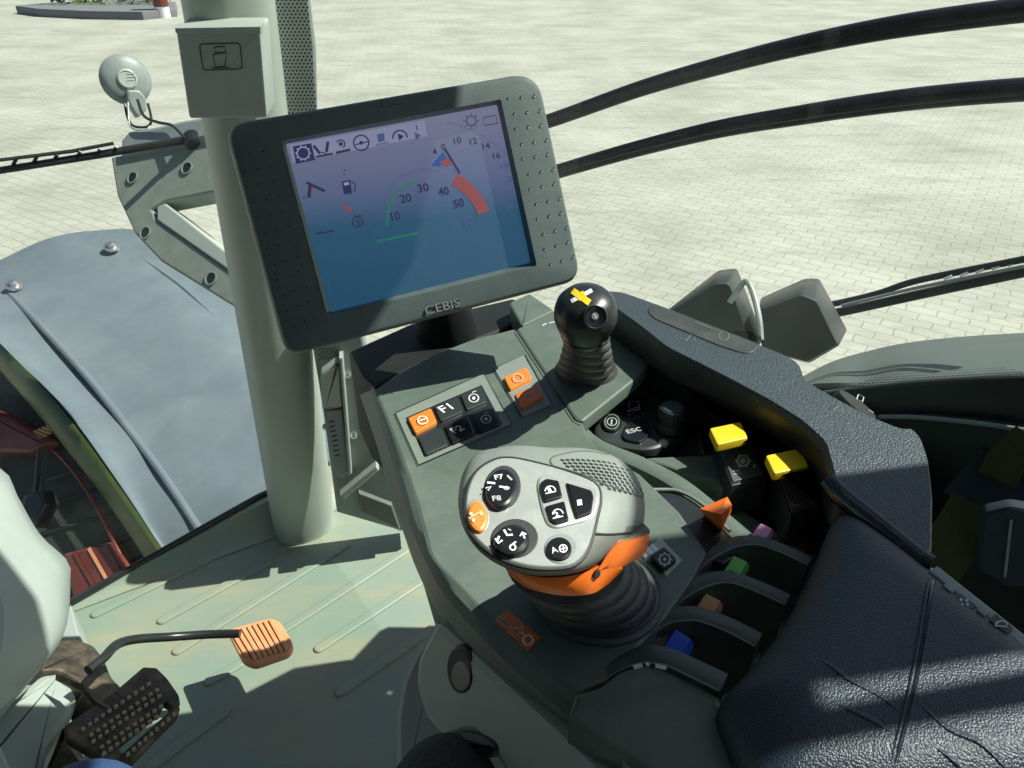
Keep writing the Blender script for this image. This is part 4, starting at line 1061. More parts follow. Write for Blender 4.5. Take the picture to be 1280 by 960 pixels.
# upper grey shell: from face outline out to the silhouette and round the back
SIL = [(617, 560), (594, 566), (578, 590), (572, 618), (574, 645), (590, 678), (616, 702), (655, 719), (705, 720), (738, 712), (775, 692), (806, 672), (812, 650), (811, 622), (803, 599), (786, 579), (764, 566), (729, 559), (690, 559), (650, 556)]
s1 = align(ploop([(618, 571), (594, 582), (580, 604), (576, 632), (580, 662), (596, 685), (622, 703), (660, 715), (702, 716), (727, 709), (744, 687), (755, 648), (760, 620), (750, 598), (708, 581), (661, 571), (637, 569)], lambda x, y: dep(x, y) + .002), f3)
s2 = align(ploop(SIL, lambda x, y: dep(min(x, 760), y) + .022 + max(0, x - 730) * .00022), s1)
s15 = align(ploop([((a[0] * .45 + 0), (a[1] * .45)) for a in []] or [(617, 563), (592, 571), (577, 596), (573, 625), (576, 653), (592, 682), (618, 704), (657, 718), (703, 719), (733, 712), (760, 692), (780, 665), (790, 640), (789, 612), (778, 590), (752, 573), (722, 564), (690, 563), (650, 560)], lambda x, y: dep(min(x, 755), y) + .010), s1)
c_s = sum(s2, Vector()) / 64
s3 = [p.lerp(c_s, .06) + (Vector((0, cp, -sp)) * .022) for p in s2]
s4 = [p.lerp(c_s, .35) + (Vector((0, cp, -sp)) * .030) - UP * .004 for p in s2]
mb = MB(); mb.loft([f3, s1, s15, s2, s3, s4], M_jgrey, False, True); 
def topx(P_):
    v = P_ - CAM; zc = v.y * cp - v.z * sp; return 640 + F_ * v.x / zc, 480 - F_ * (v.y * sp + v.z * cp) / zc
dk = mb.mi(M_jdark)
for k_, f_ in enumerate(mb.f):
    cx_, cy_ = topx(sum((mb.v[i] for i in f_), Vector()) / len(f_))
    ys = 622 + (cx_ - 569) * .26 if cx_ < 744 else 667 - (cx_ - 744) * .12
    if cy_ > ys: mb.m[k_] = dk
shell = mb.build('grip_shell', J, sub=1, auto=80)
mb = MB(); fi = inset(f3, FP.n, .0012)
mb.loft([[p - FP.n * .001 for p in f3], [p + FP.n * .0008 for p in inset(f3, FP.n, .0004)], [p + FP.n * .0014 for p in fi]], M_silver); face = mb.build('face_plate', J)
mb = MB(); mb.tube([p + FP.n * .0001 for p in f3] + [f3[0], f3[1]], .0011, M_blackm, 6); mb.build('face_gap', J)
# lower dark band, orange skirt
def band(up, lo, up_d, lo_d, th, m, name, parent=J):
    U = cr_open([PD(x, y, d) for (x, y), d in zip(up, up_d)], 6); Lo = cr_open([PD(x, y, d) for (x, y), d in zip(lo, lo_d)], 6)
    back = Vector((0, cp, -sp)) * th
    midl = [a.lerp(b, .5) - Vector((0, cp, -sp)) * .002 for a, b in zip(U, Lo)]
    mb = MB(); L = [[a, c, b, b + back, a + back] for a, c, b in zip(U, midl, Lo)]
    mb.loft(L, m); return mb.build(name, parent)
band([(741, 684), (755, 678), (785, 672), (812, 662)], [(722, 716), (742, 706), (770, 684), (811, 668)], [.400, .400, .405, .412], [.396, .398, .402, .412], .02, M_jdark, 'lower_band')
band([(750, 708), (762, 690), (775, 680), (795, 674), (811, 667)], [(740, 722), (766, 714), (792, 701), (806, 692), (811, 678)], [.392, .394, .397, .402, .408], [.396, .398, .403, .407, .411], .02, M_or2, 'orange_skirt')
band([(628, 704), (650, 717), (690, 722), (730, 716), (766, 700), (776, 706)], [(640, 722), (662, 736), (700, 744), (736, 743), (756, 733), (780, 712)], [.399, .392, .388, .390, .396, .400], [.404, .398, .394, .394, .400, .404], .02, M_or2, 'orange_skirt')
mb = MB(); pl = Plane(PD(747, 717, .392), -Vector((0, cp, -sp)).normalized() + Vector((.3, 0, 0))); mb.px(ell(747, 718, 4, 6.5, 12, 25), pl, .0015, .003, M_blackm, .0006); mb.build('lock_button', J)
# front grille on the grip
G4 = [(690, 572), (748, 562), (808, 600), (805, 622)]
GP = P3((700, 574, .438), (764, 572, .452), (800, 615, .440))
from mathutils.bvhtree import BVHTree
bpy.context.view_layer.update()
dg = bpy.context.evaluated_depsgraph_get()
bv = BVHTree.FromObject(shell, dg); so = shell.matrix_world.copy()
shell_o = ORG['grip_shell']
def on_shell(x, y, lift=.0003):
    r = ray(x, y).normalized(); hit, nn, i_, d_ = bv.ray_cast(CAM - shell_o, r)
    if hit is None: return None, None
    hit = hit + shell_o
    if nn.dot(r) > 0: nn = -nn
    return hit + nn * lift, nn
mb = MB(); mb2 = MB()
for j in range(9):
    for i in range(13):
        u = i / 12; v = j / 8
        if v > .25 + u * 1.9 or (u > .85 and v < .1): continue
        x = 703 + u * 78 + v * 26 + (3.0 if j % 2 else 0) * 0; y = 575.5 - u * (1 - u * .3) * 4 + v * 40 + u * u * 10 - (1 - u) * v * 8
        if x > 806 - (y < 585) * 20: continue
        x0, y0 = x, y
        p, nn = on_shell(x, y)
        if p is None: continue
        a = nn.cross(Vector((.3, 1, 0))).normalized(); b = nn.cross(a)
        s_ = .00115
        mb.flat([p + (a * q + b * w_) * s_ for q, w_ in ((-1, -.8), (1, -.8), (1, .8), (-1, .8))], M_black)
mb.build('grille_holes', shell)
mb = MB(); 
ln = [on_shell(x, y, .0002)[0] for x, y in sm_open([(690, 581), (688, 576), (695, 570), (730, 564), (768, 570)], 5)]
ln = [p for p in ln if p is not None]
if len(ln) > 3: mb.tube(ln, .0005, M_jdark, 6)
ln = [on_shell(x, y, .0002)[0] for x, y in sm_open([(690, 582), (730, 594), (752, 604), (775, 612), (803, 622)], 5)]
ln = [p for p in ln if p is not None]
if len(ln) > 3: mb.tube(ln, .0004, M_jdark, 6)
ln = [on_shell(x, y, .0002)[0] for x, y in sm_open([(744, 668), (765, 668), (790, 665), (810, 659)], 5)]
ln = [p for p in ln if p is not None]
if len(ln) > 3: mb.tube(ln, .0006, M_black, 6)
mb.build('shell_seam', shell)
# face buttons
def fb(q, m, h, name, smooth=True, icon=None, r=0, par=face, bev=.0012, lab=None, ring=None):
    if ring:
        mb = MB(); mb.px(ring[0], FP, ring[1], .002, ring[2], .0008, smooth=smooth, r=r); mb.build('bezel_ring', face)
    mb = MB(); mb.px(q, FP, h, .004, m, bev, smooth=smooth, r=r); o = mb.build(name, par, label=lab)
    if icon: mb = MB(); icon(mb, FP, h + .0003); mb.build('symbol', o)
    return o
def i_f7(mb, P_, h):
    mb.text('F7', (619, 599.5), (630, 598), P_, h, M_white, bold=.02, size=.0046); mb.text('F8', (616, 626), (627, 625), P_, h, M_dim, bold=.02, size=.0046)
    mb.stroke([(609, 603), (619, 604)], P_, h, .0014, M_white); mb.stroke([(607, 610), (614, 608), (610, 613)], P_, h, .0007, M_white)
    mb.stroke([(624, 608), (637, 610)], P_, h, .0013, M_white); mb.circ((633, 610), 3, P_, h, .0006, M_dim, ry=2); mb.stroke([(634, 594), (640, 600)], P_, h, .0012, M_dim)
fb(ell(627, 609, 19.5, 25, 14, 14), M_gloss, .0055, 'thumb_button', icon=i_f7, ring=(ell(628, 609, 23, 28, 16, 14), .0022, M_blackm), bev=.002)
def i_or(mb, P_, h):
    for x, y in ((589, 642), (596, 648), (602, 642), (592, 650)): mb.dot((x, y), 2.4, P_, h, M_tan if x == 596 else mat('print_cream', (.85, .6, .35), .5, gstr=0), 7)
    mb.stroke([(586, 648), (603, 638)], P_, h, .0006, MATS['print_cream'])
fb(ell(597.5, 644, 12.5, 20, 14, -8), M_or, .004, 'thumb_button', icon=i_or, ring=(ell(597.5, 644.5, 14.5, 22, 14, -8), .002, M_silver), lab='orange oval thumb button', bev=.002)
def i_ar(mb, P_, h):
    mb.stroke([(621, 677), (624, 670)], P_, h, .0012, M_white); mb.stroke([(619, 673), (623, 679), (628, 675)], P_, h, .0010, M_white)
    mb.stroke([(630, 662), (634, 669), (641, 668)], P_, h, .0012, M_white); mb.stroke([(635, 661), (639, 663)], P_, h, .0008, M_dim)
    mb.stroke([(653, 665), (656, 673)], P_, h, .0010, M_white); mb.stroke([(650, 670), (653, 665), (658, 668)], P_, h, .0008, M_white)
    mb.circ((641, 684), 3.5, P_, h, .0008, M_white); mb.stroke([(641, 680), (645, 677)], P_, h, .0009, M_white)
fb(ell(640, 673, 23.5, 20, 16, -12), M_gloss, .0055, 'thumb_button', icon=i_ar, ring=(ell(643, 672.5, 30, 24.5, 16, -8), .0022, M_blackm), bev=.003)
def i_ao(mb, P_, h):
    mb.text('A', (690.5, 692), (698.5, 690), P_, h, M_white, bold=.0, size=.0052); mb.circ((704, 685.5), 4.6, P_, h, .0007, M_white); mb.stroke([(701, 686.5), (707, 684.5)], P_, h, .0006, M_white); mb.stroke([(704, 682.5), (704.5, 688.5)], P_, h, .0006, M_white)
fb(ell(699, 685, 16.5, 15, 14), M_gloss, .0035, 'thumb_button', icon=i_ao, ring=(ell(701, 685.5, 21, 19, 16), .0020, M_side), bev=.0015)
mb = MB(); mb.px([(674, 594), (684, 591), (746, 610), (749, 618), (746, 640), (735, 650), (695, 660), (684, 655), (677, 636), (671, 606)], FP, .0028, .003, mat('chrome_trim', (.62, .65, .64), .25, metal=.6, gstr=0), .0012, r=7); cl = mb.build('key_frame', face)
def i_1(mb, P_, h): mb.circ((688, 614), 6.5, P_, h, .0007, M_white, 180, 350, ry=6.5); mb.stroke([(682, 617), (695, 614)], P_, h, .0007, M_white); mb.text('1', (686, 615), (690, 614), P_, h, M_white, bold=.03, size=.0045)
def i_2(mb, P_, h): mb.circ((697.5, 643), 6.5, P_, h, .0007, M_white, 180, 350, ry=6.5); mb.stroke([(691, 648), (704, 645)], P_, h, .0007, M_white); mb.text('2', (694, 646.5), (700, 645), P_, h, M_white, bold=.03, size=.0045)
def i_s(mb, P_, h): mb.poly([(721, 625), (727, 624), (728, 631), (722, 632)][::-1], P_, h, M_white)
fb([(675, 602), (683, 597), (699, 600), (704, 621), (680, 628), (675, 612)], M_gloss, .0042, 'key', False, i_1, 3, cl)
fb([(681, 632), (706, 625), (712, 650), (694, 655), (687, 650)], M_gloss, .0042, 'key', False, i_2, 3, cl)
fb([(707, 602), (740, 612), (743, 620), (740, 641), (720, 648), (714, 630)], M_gloss, .0042, 'key', False, i_s, 3, cl)

# ================================================================== small joystick
j2 = thing('mini_joystick', 'small black joystick knob with yellow cross on a ribbed gaiter, behind the monitor corner', 'joystick', PODP.at(735, 462))
c0 = PODP.at(733, 462); c1 = H(.330).at(734, 420)
loops = []
for i in range(5 * 8 + 1):
    t = i / 40; ph = t * 5 * 2 * math.pi
    r = .031 + (.018 - .031) * t ** .7 + .0030 * (abs(math.cos(ph / 2)) * 2 - 1)
    c = c0.lerp(c1, t) + UP * .001 * math.sin(ph)
    loops.append([c + Vector((math.cos(a) * r, math.sin(a) * r, 0)) for a in [2 * math.pi * k / 32 for k in range(32)]])
mb = MB(); mb.loft(loops, M_rubber); mb.build('gaiter', j2)
ko = H(.305).at(732, 394); ax = Vector((-.05, -.28, .95)).normalized()
mb = MB(); mb.lathe(ko, ax, [(.010, -.034), (.0165, -.031), (.0205, -.024), (.0255, -.013), (.0285, -.002), (.0285, .006), (.0262, .014), (.021, .0205), (.012, .0245), (0.001, .0258)], M_black, 40, cap1=False); kn = mb.build('knob', j2)
mb = MB(); mb.lathe(ko, ax, [(.0212, -.0235), (.0226, -.0225), (.0230, -.021)], M_gloss, 40, cap0=False, cap1=False); mb.build('seam_ring', kn)
TP = Plane(ko + ax * .0266, ax)
def onk(x, y, lift=.0004):
    # project pixel onto the knob's lathe surface approx: sphere cap
    r = ray(x, y).normalized(); 
    hit = bvk.ray_cast(CAM - ORG['knob'], r)
    return hit[0] + ORG['knob'] + hit[1] * (lift if hit[1].dot(r) < 0 else -lift), hit[1]
bpy.context.view_layer.update(); dg = bpy.context.evaluated_depsgraph_get(); bvk = BVHTree.FromObject(kn, dg)
def kn_strip(mb, a, b, w, m, lift, k=8):
    A = []; B = []
    d = Vector((b[0] - a[0], b[1] - a[1])).normalized(); s_ = Vector((-d.y, d.x)) * w / 2
    for i in range(k + 1):
        t = i / k; x = a[0] + (b[0] - a[0]) * t; y = a[1] + (b[1] - a[1]) * t
        A.append(onk(x + s_.x, y + s_.y, lift)[0]); B.append(onk(x - s_.x, y - s_.y, lift)[0])
    ia, ib = mb.add(A), mb.add(B)
    for i in range(k): mb.face([ia[i], ib[i], ib[i + 1], ia[i + 1]], m)
mb = MB(); kn_strip(mb, (714, 377), (740, 363), 5, M_white, .0004); kn_strip(mb, (716, 364), (737, 379), 8, M_yel, .0007); kn_strip(mb, (722, 373), (731, 368), 9, M_yel, .0008); mb.build('cross_mark', kn)
bp_, bn_ = onk(744, 396, .0); 
if bn_.dot(ray(744, 396)) > 0: bn_ = -bn_
mb = MB(); mb.lathe(bp_ - bn_ * .002, bn_, [(.0112, 0), (.0112, .0025), (.0098, .0035), (.009, .0025)], M_btn, 28, cap1=False); rg = mb.build('button_ring', kn)
mb = MB(); mb.lathe(bp_ - bn_ * .002, bn_, [(.0088, 0), (.0086, .003), (.0045, .002), (.001, .0018)], M_gloss, 28, cap1=False)
pb_ = Plane(bp_ + bn_ * .0013, bn_); mb.dot((744, 395), 4.5, pb_, 0, M_side, 14); mb.stroke([(742, 392), (746, 398)], pb_, .0002, .001, M_white); mb.build('thumb_button', kn)

# ================================================================== lower housing of the seat console
lh = thing('console_support', 'pale grey curved support housing under the console with black oval cover', 'housing', FL.at(620, 1000))
LP = P3((540, 800, .60), (700, 930, .47), (540, 930, .58))
mb = MB(); mb.px(ptsof(rnd([(x, y, 0) for x, y in [(545, 772), (627, 848), (700, 915), (790, 1000), (770, 1080), (650, 1040), (630, 970), (612, 940), (590, 920), (558, 930), (530, 900), (517, 858), (520, 822), (532, 798)]], 10)), LP, 0, .12, M_lower, .008); mb.build('shell', lh)
mb = MB(); mb.px(ell(574, 838, 18, 34, 20, -4), LP, .0005, .01, M_blackm, .004, smooth=True); mb.build('oval_cover', lh)
mb = MB(); mb.px(ell(576, 846, 15, 24, 20, -4), LP, .001, .01, M_black, .004, smooth=True); mb.build('oval_inset', lh)
L9 = P3((520, 820, .72), (500, 930, .70), (620, 930, .66))
mb = MB(); mb.px(ptsof(rnd([(x, y, 0) for x, y in [(548, 768), (515, 812), (498, 850), (490, 900), (492, 1020), (700, 1020), (640, 900)]], 12)), L9, 0, .2, M_lower, .01); mb.build('rear_shell', lh)
mb = MB(); mb.px(ell(585, 932, 34, 18, 18, 10), LP.up(.0), .004, .03, M_blackm, .006, smooth=True); mb.build('pivot_cover', lh)
# seat cushion edge at the bottom
st_ = thing('seat_cushion', 'dark woven fabric edge of the driver seat cushion at the bottom edge', 'seat', PD(550, 1040, .5))
mb = MB(); c = PD(552, 1040, .50)
mb.loft([[c + Vector((math.cos(a) * .046 * math.cos(ph), math.sin(a) * .07 * math.cos(ph), .03 * math.sin(ph) - .0)) for a in [2 * math.pi * k / 36 for k in range(36)]] for ph in [math.radians(v) for v in (-88, -60, -30, 0, 20, 40, 60, 75, 88)]], M_fabric); mb.build('cushion', st_)

# ================================================================== person's knee
c = PD(118, 1020, .66); kd = Vector((-.3, -.9, -.05)).normalized()
mb = MB(); mb.lathe(c + kd * .02, -kd, [(.075, -.3), (.068, -.1), (.062, 0), (.055, .03), (.04, .05), (.02, .062), (.001, .065)], M_denim, 32, cap1=False)
kn_ = mb.build('person', sub=1); tag(kn_, 'person of whom only a knee in blue denim shows at the bottom left edge', 'person')

# ================================================================== pedals
pe = thing('orange_pedal', 'ribbed orange foot pedal on a bent black rod above the cab floor', 'pedal', FL.at(250, 860))
PP = H(1.11)
mb = MB()
pad = [(283, 787), (337, 772), (350, 776), (367, 805), (361, 817), (318, 832), (303, 826)]
mb.px(pad, PP, 0, .012, M_orp, .003, r=6); po = mb.build('pad', pe)
mb = MB()
for k in range(8):
    t = k / 7; x0, y0 = 290 + t * 48, 789 - t * 14; x1, y1 = 313 + t * 46, 826 - t * 13
    if k == 0: x1, y1 = 309, 821
    A, B = PP.at(x0, y0, .0005), PP.at(x1, y1, .0005); d = (B - A).normalized(); s_ = d.cross(UP) * .0035
    mb.slab([A - s_ + UP * .003, B - s_ + UP * .003, B + s_ + UP * .003, A + s_ + UP * .003], UP, .004, M_orp, .0015)
mb.build('ribs', po)
mb = MB()
for k in range(7):
    t = (k + .5) / 7; mb.stroke([(290 + t * 48, 789 - t * 14), (313 + t * 46, 826 - t * 13)], PP, .0006, .002, M_pedal)
mb.build('grooves', po)
mb = MB(); mb.tube(cr_open([PD(110, 838, 1.10), PD(130, 822, 1.13), PD(146, 806, 1.17), PD(170, 799, 1.21), PD(215, 796, 1.26), PD(262, 793, 1.285), PD(300, 792, 1.29)], 5), .0075, M_black, 12); mb.build('rod', pe)

bpd = thing('treadle_pedal', 'worn iron brake treadle with blocky tread, beside the steering column', 'pedal', FL.at(150, 950))
TPp = P3((90, 900, 1.03), (205, 850, 1.13), (160, 945, 1.02))
def wp(p): return (p[0], p[1])
mb = MB()
# plate with slot: two bars and two ends
mb.px([(137, 868), (150, 858), (179, 833), (196, 834), (210, 848), (224, 868), (226, 880), (219, 886), (206, 877), (201, 888), (145, 933), (158, 944), (150, 950), (129, 949), (83, 922), (81, 906)], TPp, 0, .014, M_pedal, .003, r=3); tr_ = mb.build('tread_plate', bpd)
mb = MB(); mb.px([(219, 880), (226, 884), (223, 893), (167, 950), (150, 951), (147, 944), (160, 942)], TPp, 0, .014, M_pedal, .003, r=2); mb.build('lower_bar', tr_)
M_tread = mat('worn_tread', (.34, .28, .2), .5, metal=.3, grain=300, gstr=.5, var=.3, vscale=60)
def block(mb, x, y, w=3.6, h=2.7, hh=.006, pl=TPp):
    q = []
    for dx, dy in ((-1, -.2), (.55, -1.1), (1, .2), (-.55, 1.1)): q.append((x + dx * w, y + dy * h))
    mb.slab([pl.at(*p, hh) for p in q], pl.n, .006, M_tread, .0012)
nb = 0
for r_ in range(5):
    for k in range(11):
        t = k / 10
        x = 104 + t * 82 + r_ * 6.5 + (4 if r_ % 2 else 0); y = 910 - t * 56 + r_ * 7.5
        if x > 206 - r_ or x < 100: continue
        b_ = MB(); block(b_, x, y); b_.build('tread_block', bpd if False else tr_)
for k in range(9):
    t = k / 8; b_ = MB(); block(b_, 160 + t * 58, 941 - t * 50, 3.2, 2.6); b_.build('tread_block', tr_)
mb = MB(); mb.loft([[PD(x + dx, y + dy, d) for dx, dy in ((-1, 0), (0, -8), (22, 4), (20, 12))] for x, y, d in ((70, 850, 1.1), (100, 862, 1.08), (120, 885, 1.06), (110, 920, 1.05))], M_pedal, sm=False); mb.build('lever_arm', bpd)
mb = MB(); mb.px([(70, 800), (95, 797), (118, 806), (132, 824), (140, 845), (160, 866), (136, 884), (112, 880), (100, 852), (75, 838), (50, 838)], P3((70, 800, 1.22), (130, 820, 1.24), (110, 870, 1.14)), 0, .05, M_pedal, .006, r=5); mb.build('pivot_housing', bpd)
mb = MB(); mb.px([(84, 905), (80, 925), (100, 950), (70, 990), (40, 1000), (60, 950)], P3((84, 905, 1.06), (100, 950, 1.0), (50, 980, .98)), 0, .05, M_pedal, .006, r=5); mb.build('lower_link', bpd)

# ================================================================== steering column shroud
sc_ = thing('steering_column', 'tall pale grey curved steering column shroud at the left edge', 'steering column', FL.at(-60, 960))
def cl3(pts, d, k=40): return resample([PD(p.x, p.y, d) for p in cr_closed([(*q, 0) for q in pts], 4)], k)
mb = MB()
A1 = [(0, 585), (22, 620), (50, 668), (84, 700), (88, 722), (85, 775), (72, 808), (50, 836), (20, 872), (-20, 905), (-160, 900), (-170, 700), (-90, 560)]
A2 = [(0, 640), (20, 670), (40, 720), (52, 775), (50, 820), (20, 868), (-30, 900), (-150, 890), (-160, 700), (-90, 600)]
P1 = P3((0, 600, 1.18), (84, 710, 1.16), (20, 870, 1.0))
l0 = resample([P1.at(p.x, p.y, 0) for p in cr_closed([(*q, 0) for q in A1], 4)], 60)
l1 = align(resample([P1.at(p.x, p.y, .05) for p in cr_closed([(*q, 0) for q in A2], 4)], 60), l0)
l2 = align(resample([P1.at(p.x, p.y, .07) for p in cr_closed([((q[0] - 25) * .9 - 5, q[1]) for q in [(a_ * .8, b_) for a_, b_ in A2]] and [(-20, 690, 0), (0, 740, 0), (5, 790, 0), (-10, 840, 0), (-60, 870, 0), (-130, 860, 0), (-140, 720, 0), (-90, 650, 0)], 4)], 60), l1)
mb.loft([[p - P1.n * .12 for p in l0], [p - P1.n * .005 for p in l0], l0, [a_.lerp(b_, .5) + P1.n * .008 for a_, b_ in zip(l0, l1)], l1, l2], M_column); mb.build('upper_shroud', sc_, auto=60)
P2 = P3((10, 890, 1.06), (100, 870, 1.14), (30, 960, 1.0))
mb = MB(); mb.px([(20, 870), (50, 842), (78, 838), (100, 870), (92, 892), (62, 932), (50, 990), (-60, 1000), (-60, 900)], P2, 0, .15, M_column, .012, r=8); mb.build('lower_shroud', sc_)
mb = MB(); mb.px([(-30, 905), (0, 925), (22, 975), (20, 1040), (-60, 1040)], P2, .02, .06, M_light, .006, r=8); mb.build('cover_flap', sc_)
mb = MB(); mb.px([(88, 755), (100, 795), (72, 796), (80, 770)], FL.up(.12), 0, .1, M_column, .004); mb.build('foot_fairing', sc_)

# ================================================================== right side outside and door
tb = [('curved_tube', [(600, 176, 1.95), (690, 148, 1.85), (800, 109, 1.72), (900, 80, 1.6), (1000, 55, 1.5), (1100, 35, 1.42), (1200, 20, 1.35), (1330, 4, 1.28)], 'upper of two curved black tubes outside the side window'),
      ('curved_tube', [(620, 236, 1.9), (705, 210, 1.8), (800, 183, 1.7), (900, 159, 1.6), (1000, 142, 1.52), (1100, 127, 1.45), (1200, 116, 1.4), (1330, 106, 1.33)], 'lower of two curved black tubes outside the side window')]
for nm, pts_, lb in tb:
    P = cr_open([PD(*p) for p in pts_], 8); root = thing(nm, lb, 'tube', P[0], 'curved tubes outside the side window')
    mb = MB(); mb.tube(P, [.0125 + .006 * min(1, i / len(P) * 1.3) for i in range(len(P))], M_gloss, 18); mb.build('tube', root)
    mb = MB(); mb.tube([p + Vector((0, -.006, -.014)) for p in P], [.006 + .004 * i / len(P) for i in range(len(P))], M_black, 12); mb.build('seal_strip', root)
rl = thing('side_rail', 'black slatted metal rail running from the dark boxes to the right edge', 'rail', PD(1150, 365, 1.3))
def railm(pts_, r, m, nm, seg=10): mb = MB(); mb.tube(cr_open([PD(*p) for p in pts_], 8), r, m, seg); mb.build(nm, rl)
railm([(1020, 396, 1.45), (1060, 388, 1.42), (1150, 368, 1.33), (1280, 340, 1.2), (1340, 328, 1.15)], .009, M_black, 'lower_bar')
railm([(1020, 384, 1.44), (1060, 376, 1.41), (1100, 366, 1.37), (1150, 350, 1.32), (1280, 324, 1.19), (1340, 310, 1.14)], .006, M_black, 'upper_bar')
railm([(1052, 382, 1.405), (1150, 359, 1.315), (1280, 333, 1.185)], .003, M_side, 'bright_strip')
for k in range(6):
    x = 1180 + k * 20; railm([(x, 349 - k * 4.2, 1.28 - k * .018), (x + 10, 345 - k * 4.2, 1.27 - k * .018)], .0025, M_white, 'chip', 6)

bx = thing('mirror_housing', 'pair of joined black plastic mirror housings with a wire loop, outside the side window', 'mirror', PD(960, 430, 1.2))
def boxy(near, far, dn, df, nm, bev=.006):
    cx_, cy_ = ctr(near); pn_ = Plane(PD(cx_, cy_, dn), (-.1, -1, .02)); pf_ = Plane(PD(*ctr(far), df), (-.1, -1, .02))
    a_ = rnd([pn_.at(x, y) for x, y in near], .005, 4)
    b_ = rnd([pf_.at(x, y) for x, y in far], .006, 4)
    c_ = sum(a_, Vector()) / len(a_); c2 = sum(b_, Vector()) / len(b_)
    mb = MB(); mb.loft([[p.lerp(c_, .07) for p in a_], [p.lerp(q, .06) for p, q in zip(a_, b_)], [p.lerp(q, .92) for p, q in zip(a_, b_)], [p.lerp(c2, .1) for p in b_]], M_blackm if False else mat('mirror_black', (.022, .028, .026), .42, grain=500, gstr=.15, var=.1)); mb.build(nm, bx, auto=60)
boxy([(828, 392), (893, 352), (912, 352), (944, 440), (925, 446)], [(842, 382), (898, 337), (922, 334), (956, 424), (935, 440)], 1.10, 1.24, 'left_housing')
boxy([(948, 386), (1002, 366), (1022, 374), (1050, 432), (1010, 455), (952, 440)], [(950, 372), (1006, 347), (1024, 346), (1060, 412), (1035, 440), (960, 420)], 1.08, 1.24, 'right_housing')
mb = MB(); mb.tube(cr_open([PD(*p) for p in [(912, 378, 1.06), (924, 360, 1.05), (934, 352, 1.04), (943, 372, 1.03), (949, 400, 1.02), (951, 425, 1.02)]], 6), .0042, M_side, 10); mb.build('wire_loop', bx)

# rear mudguard seen through the side glass
rm = thing('rear_mudguard', 'grey green rear mudguard curving up to the right edge, beyond the door sill', 'mudguard', PD(1150, 460, 1.4))
mb = MB(); rows_ = []
for dy, dd in ((0, .35), (12, .22), (30, .1), (60, 0)):
    rows_.append(cr_open([PD(x, y + dy * k_, d + dd) for x, y, d, k_ in ((1000, 472, 1.30, .4), (1040, 452, 1.25, .7), (1080, 440, 1.22, 1), (1130, 429, 1.18, 1), (1200, 421, 1.14, 1.1), (1280, 416, 1.10, 1.2), (1360, 412, 1.05, 1.3))], 4))
mb.loft(rows_, mat('mudguard_green', (.075, .10, .093), .55, grain=300, gstr=.15, var=.08), False, False, closed=False); mb.build('panel', rm)
dt = thing('door_frame', 'dark cab door sill with a dotted glass edge, right of the wrist rest', 'door', PD(1180, 560, .95))
DP = P3((1040, 488, .92), (1280, 472, .72), (1280, 600, .74))
mb = MB(); mb.px([(1000, 485), (1060, 484), (1180, 475), (1300, 470), (1300, 540), (1200, 527), (1105, 522), (1040, 520)], DP, -.02, .03, M_black, .004); mb.build('inner_recess', dt)
mb = MB()
for j in range(5):
    for i in range(70 - j * 6):
        x = 1062 + j * 10 + i * 3.4 + (1.7 if j % 2 else 0); 
        if x > 1300: break
        y = 483.5 - (x - 1060) * .06 - j * 3.0
        mb.dot((x, y), 1.25 - j * .17, DP, .001, M_black, 6)
mb.build('glass_dots', dt)
mb = MB(); mb.tube(cr_open([DP.at(x, y, .0) for x, y in [(1030, 490), (1060, 486), (1120, 479), (1200, 473), (1300, 469)]], 5), .0015, M_side, 8); mb.build('glass_seal', dt)
mb = MB(); mb.px([(1090, 520), (1150, 521), (1230, 528), (1310, 541), (1310, 960), (1180, 860), (1120, 600)], DP, -.005, .04, M_trim, .004); mb.build('door_panel', dt)
mb = MB(); mb.tube(cr_open([DP.at(x, y, -.002) for x, y in [(1100, 521), (1150, 522), (1230, 530), (1310, 543)]], 5), .0028, M_side, 8); mb.build('panel_edge', dt)
mb = MB(); fl2 = H(.72); mb.slab(Lp([(1100, 620), (1180, 540), (1500, 520), (1700, 1200), (1000, 1200)], fl2), UP, .03, M_trim, .004); mb.build('side_shelf', dt)
sb = thing('seat_belt', 'olive and navy seat belt with dark buckle, lower right beyond the armrest', 'seat belt', PD(1230, 640, .85))
def strap(pts_, w, m, nm):
    P = cr_open([PD(*p) for p in pts_], 6); mb = MB(); L = []
    for i, p in enumerate(P):
        d = (P[min(i + 1, len(P) - 1)] - P[max(i - 1, 0)]).normalized(); v = (CAM - p).normalized(); s_ = d.cross(v).normalized() * w / 2
        L.append([p - s_, p + s_, p + s_ - v * .003, p - s_ - v * .003])
    mb.loft(L, m, sm=False); mb.build(nm, sb)
strap([(1290, 548, .72), (1262, 572, .74), (1245, 600, .75)], .035, M_belt, 'webbing')
strap([(1262, 580, .755), (1240, 612, .76), (1215, 640, .765)], .065, M_belt2, 'webbing')
strap([(1222, 630, .75), (1198, 668, .76), (1172, 705, .77), (1150, 735, .78)], .048, M_belt, 'webbing')
BP_ = P3((1230, 620, .72), (1290, 620, .70), (1240, 720, .74))
mb = MB(); mb.px([(1228, 640), (1262, 632), (1310, 640), (1310, 735), (1258, 735), (1220, 712)], BP_, 0, .015, M_belt2, .004, r=8); mb.build('buckle', sb)
mb = MB(); mb.px([(1262, 650), (1266, 650), (1258, 722), (1254, 722)], BP_, .001, .002, M_side, .0004); mb.build('buckle_edge', sb)
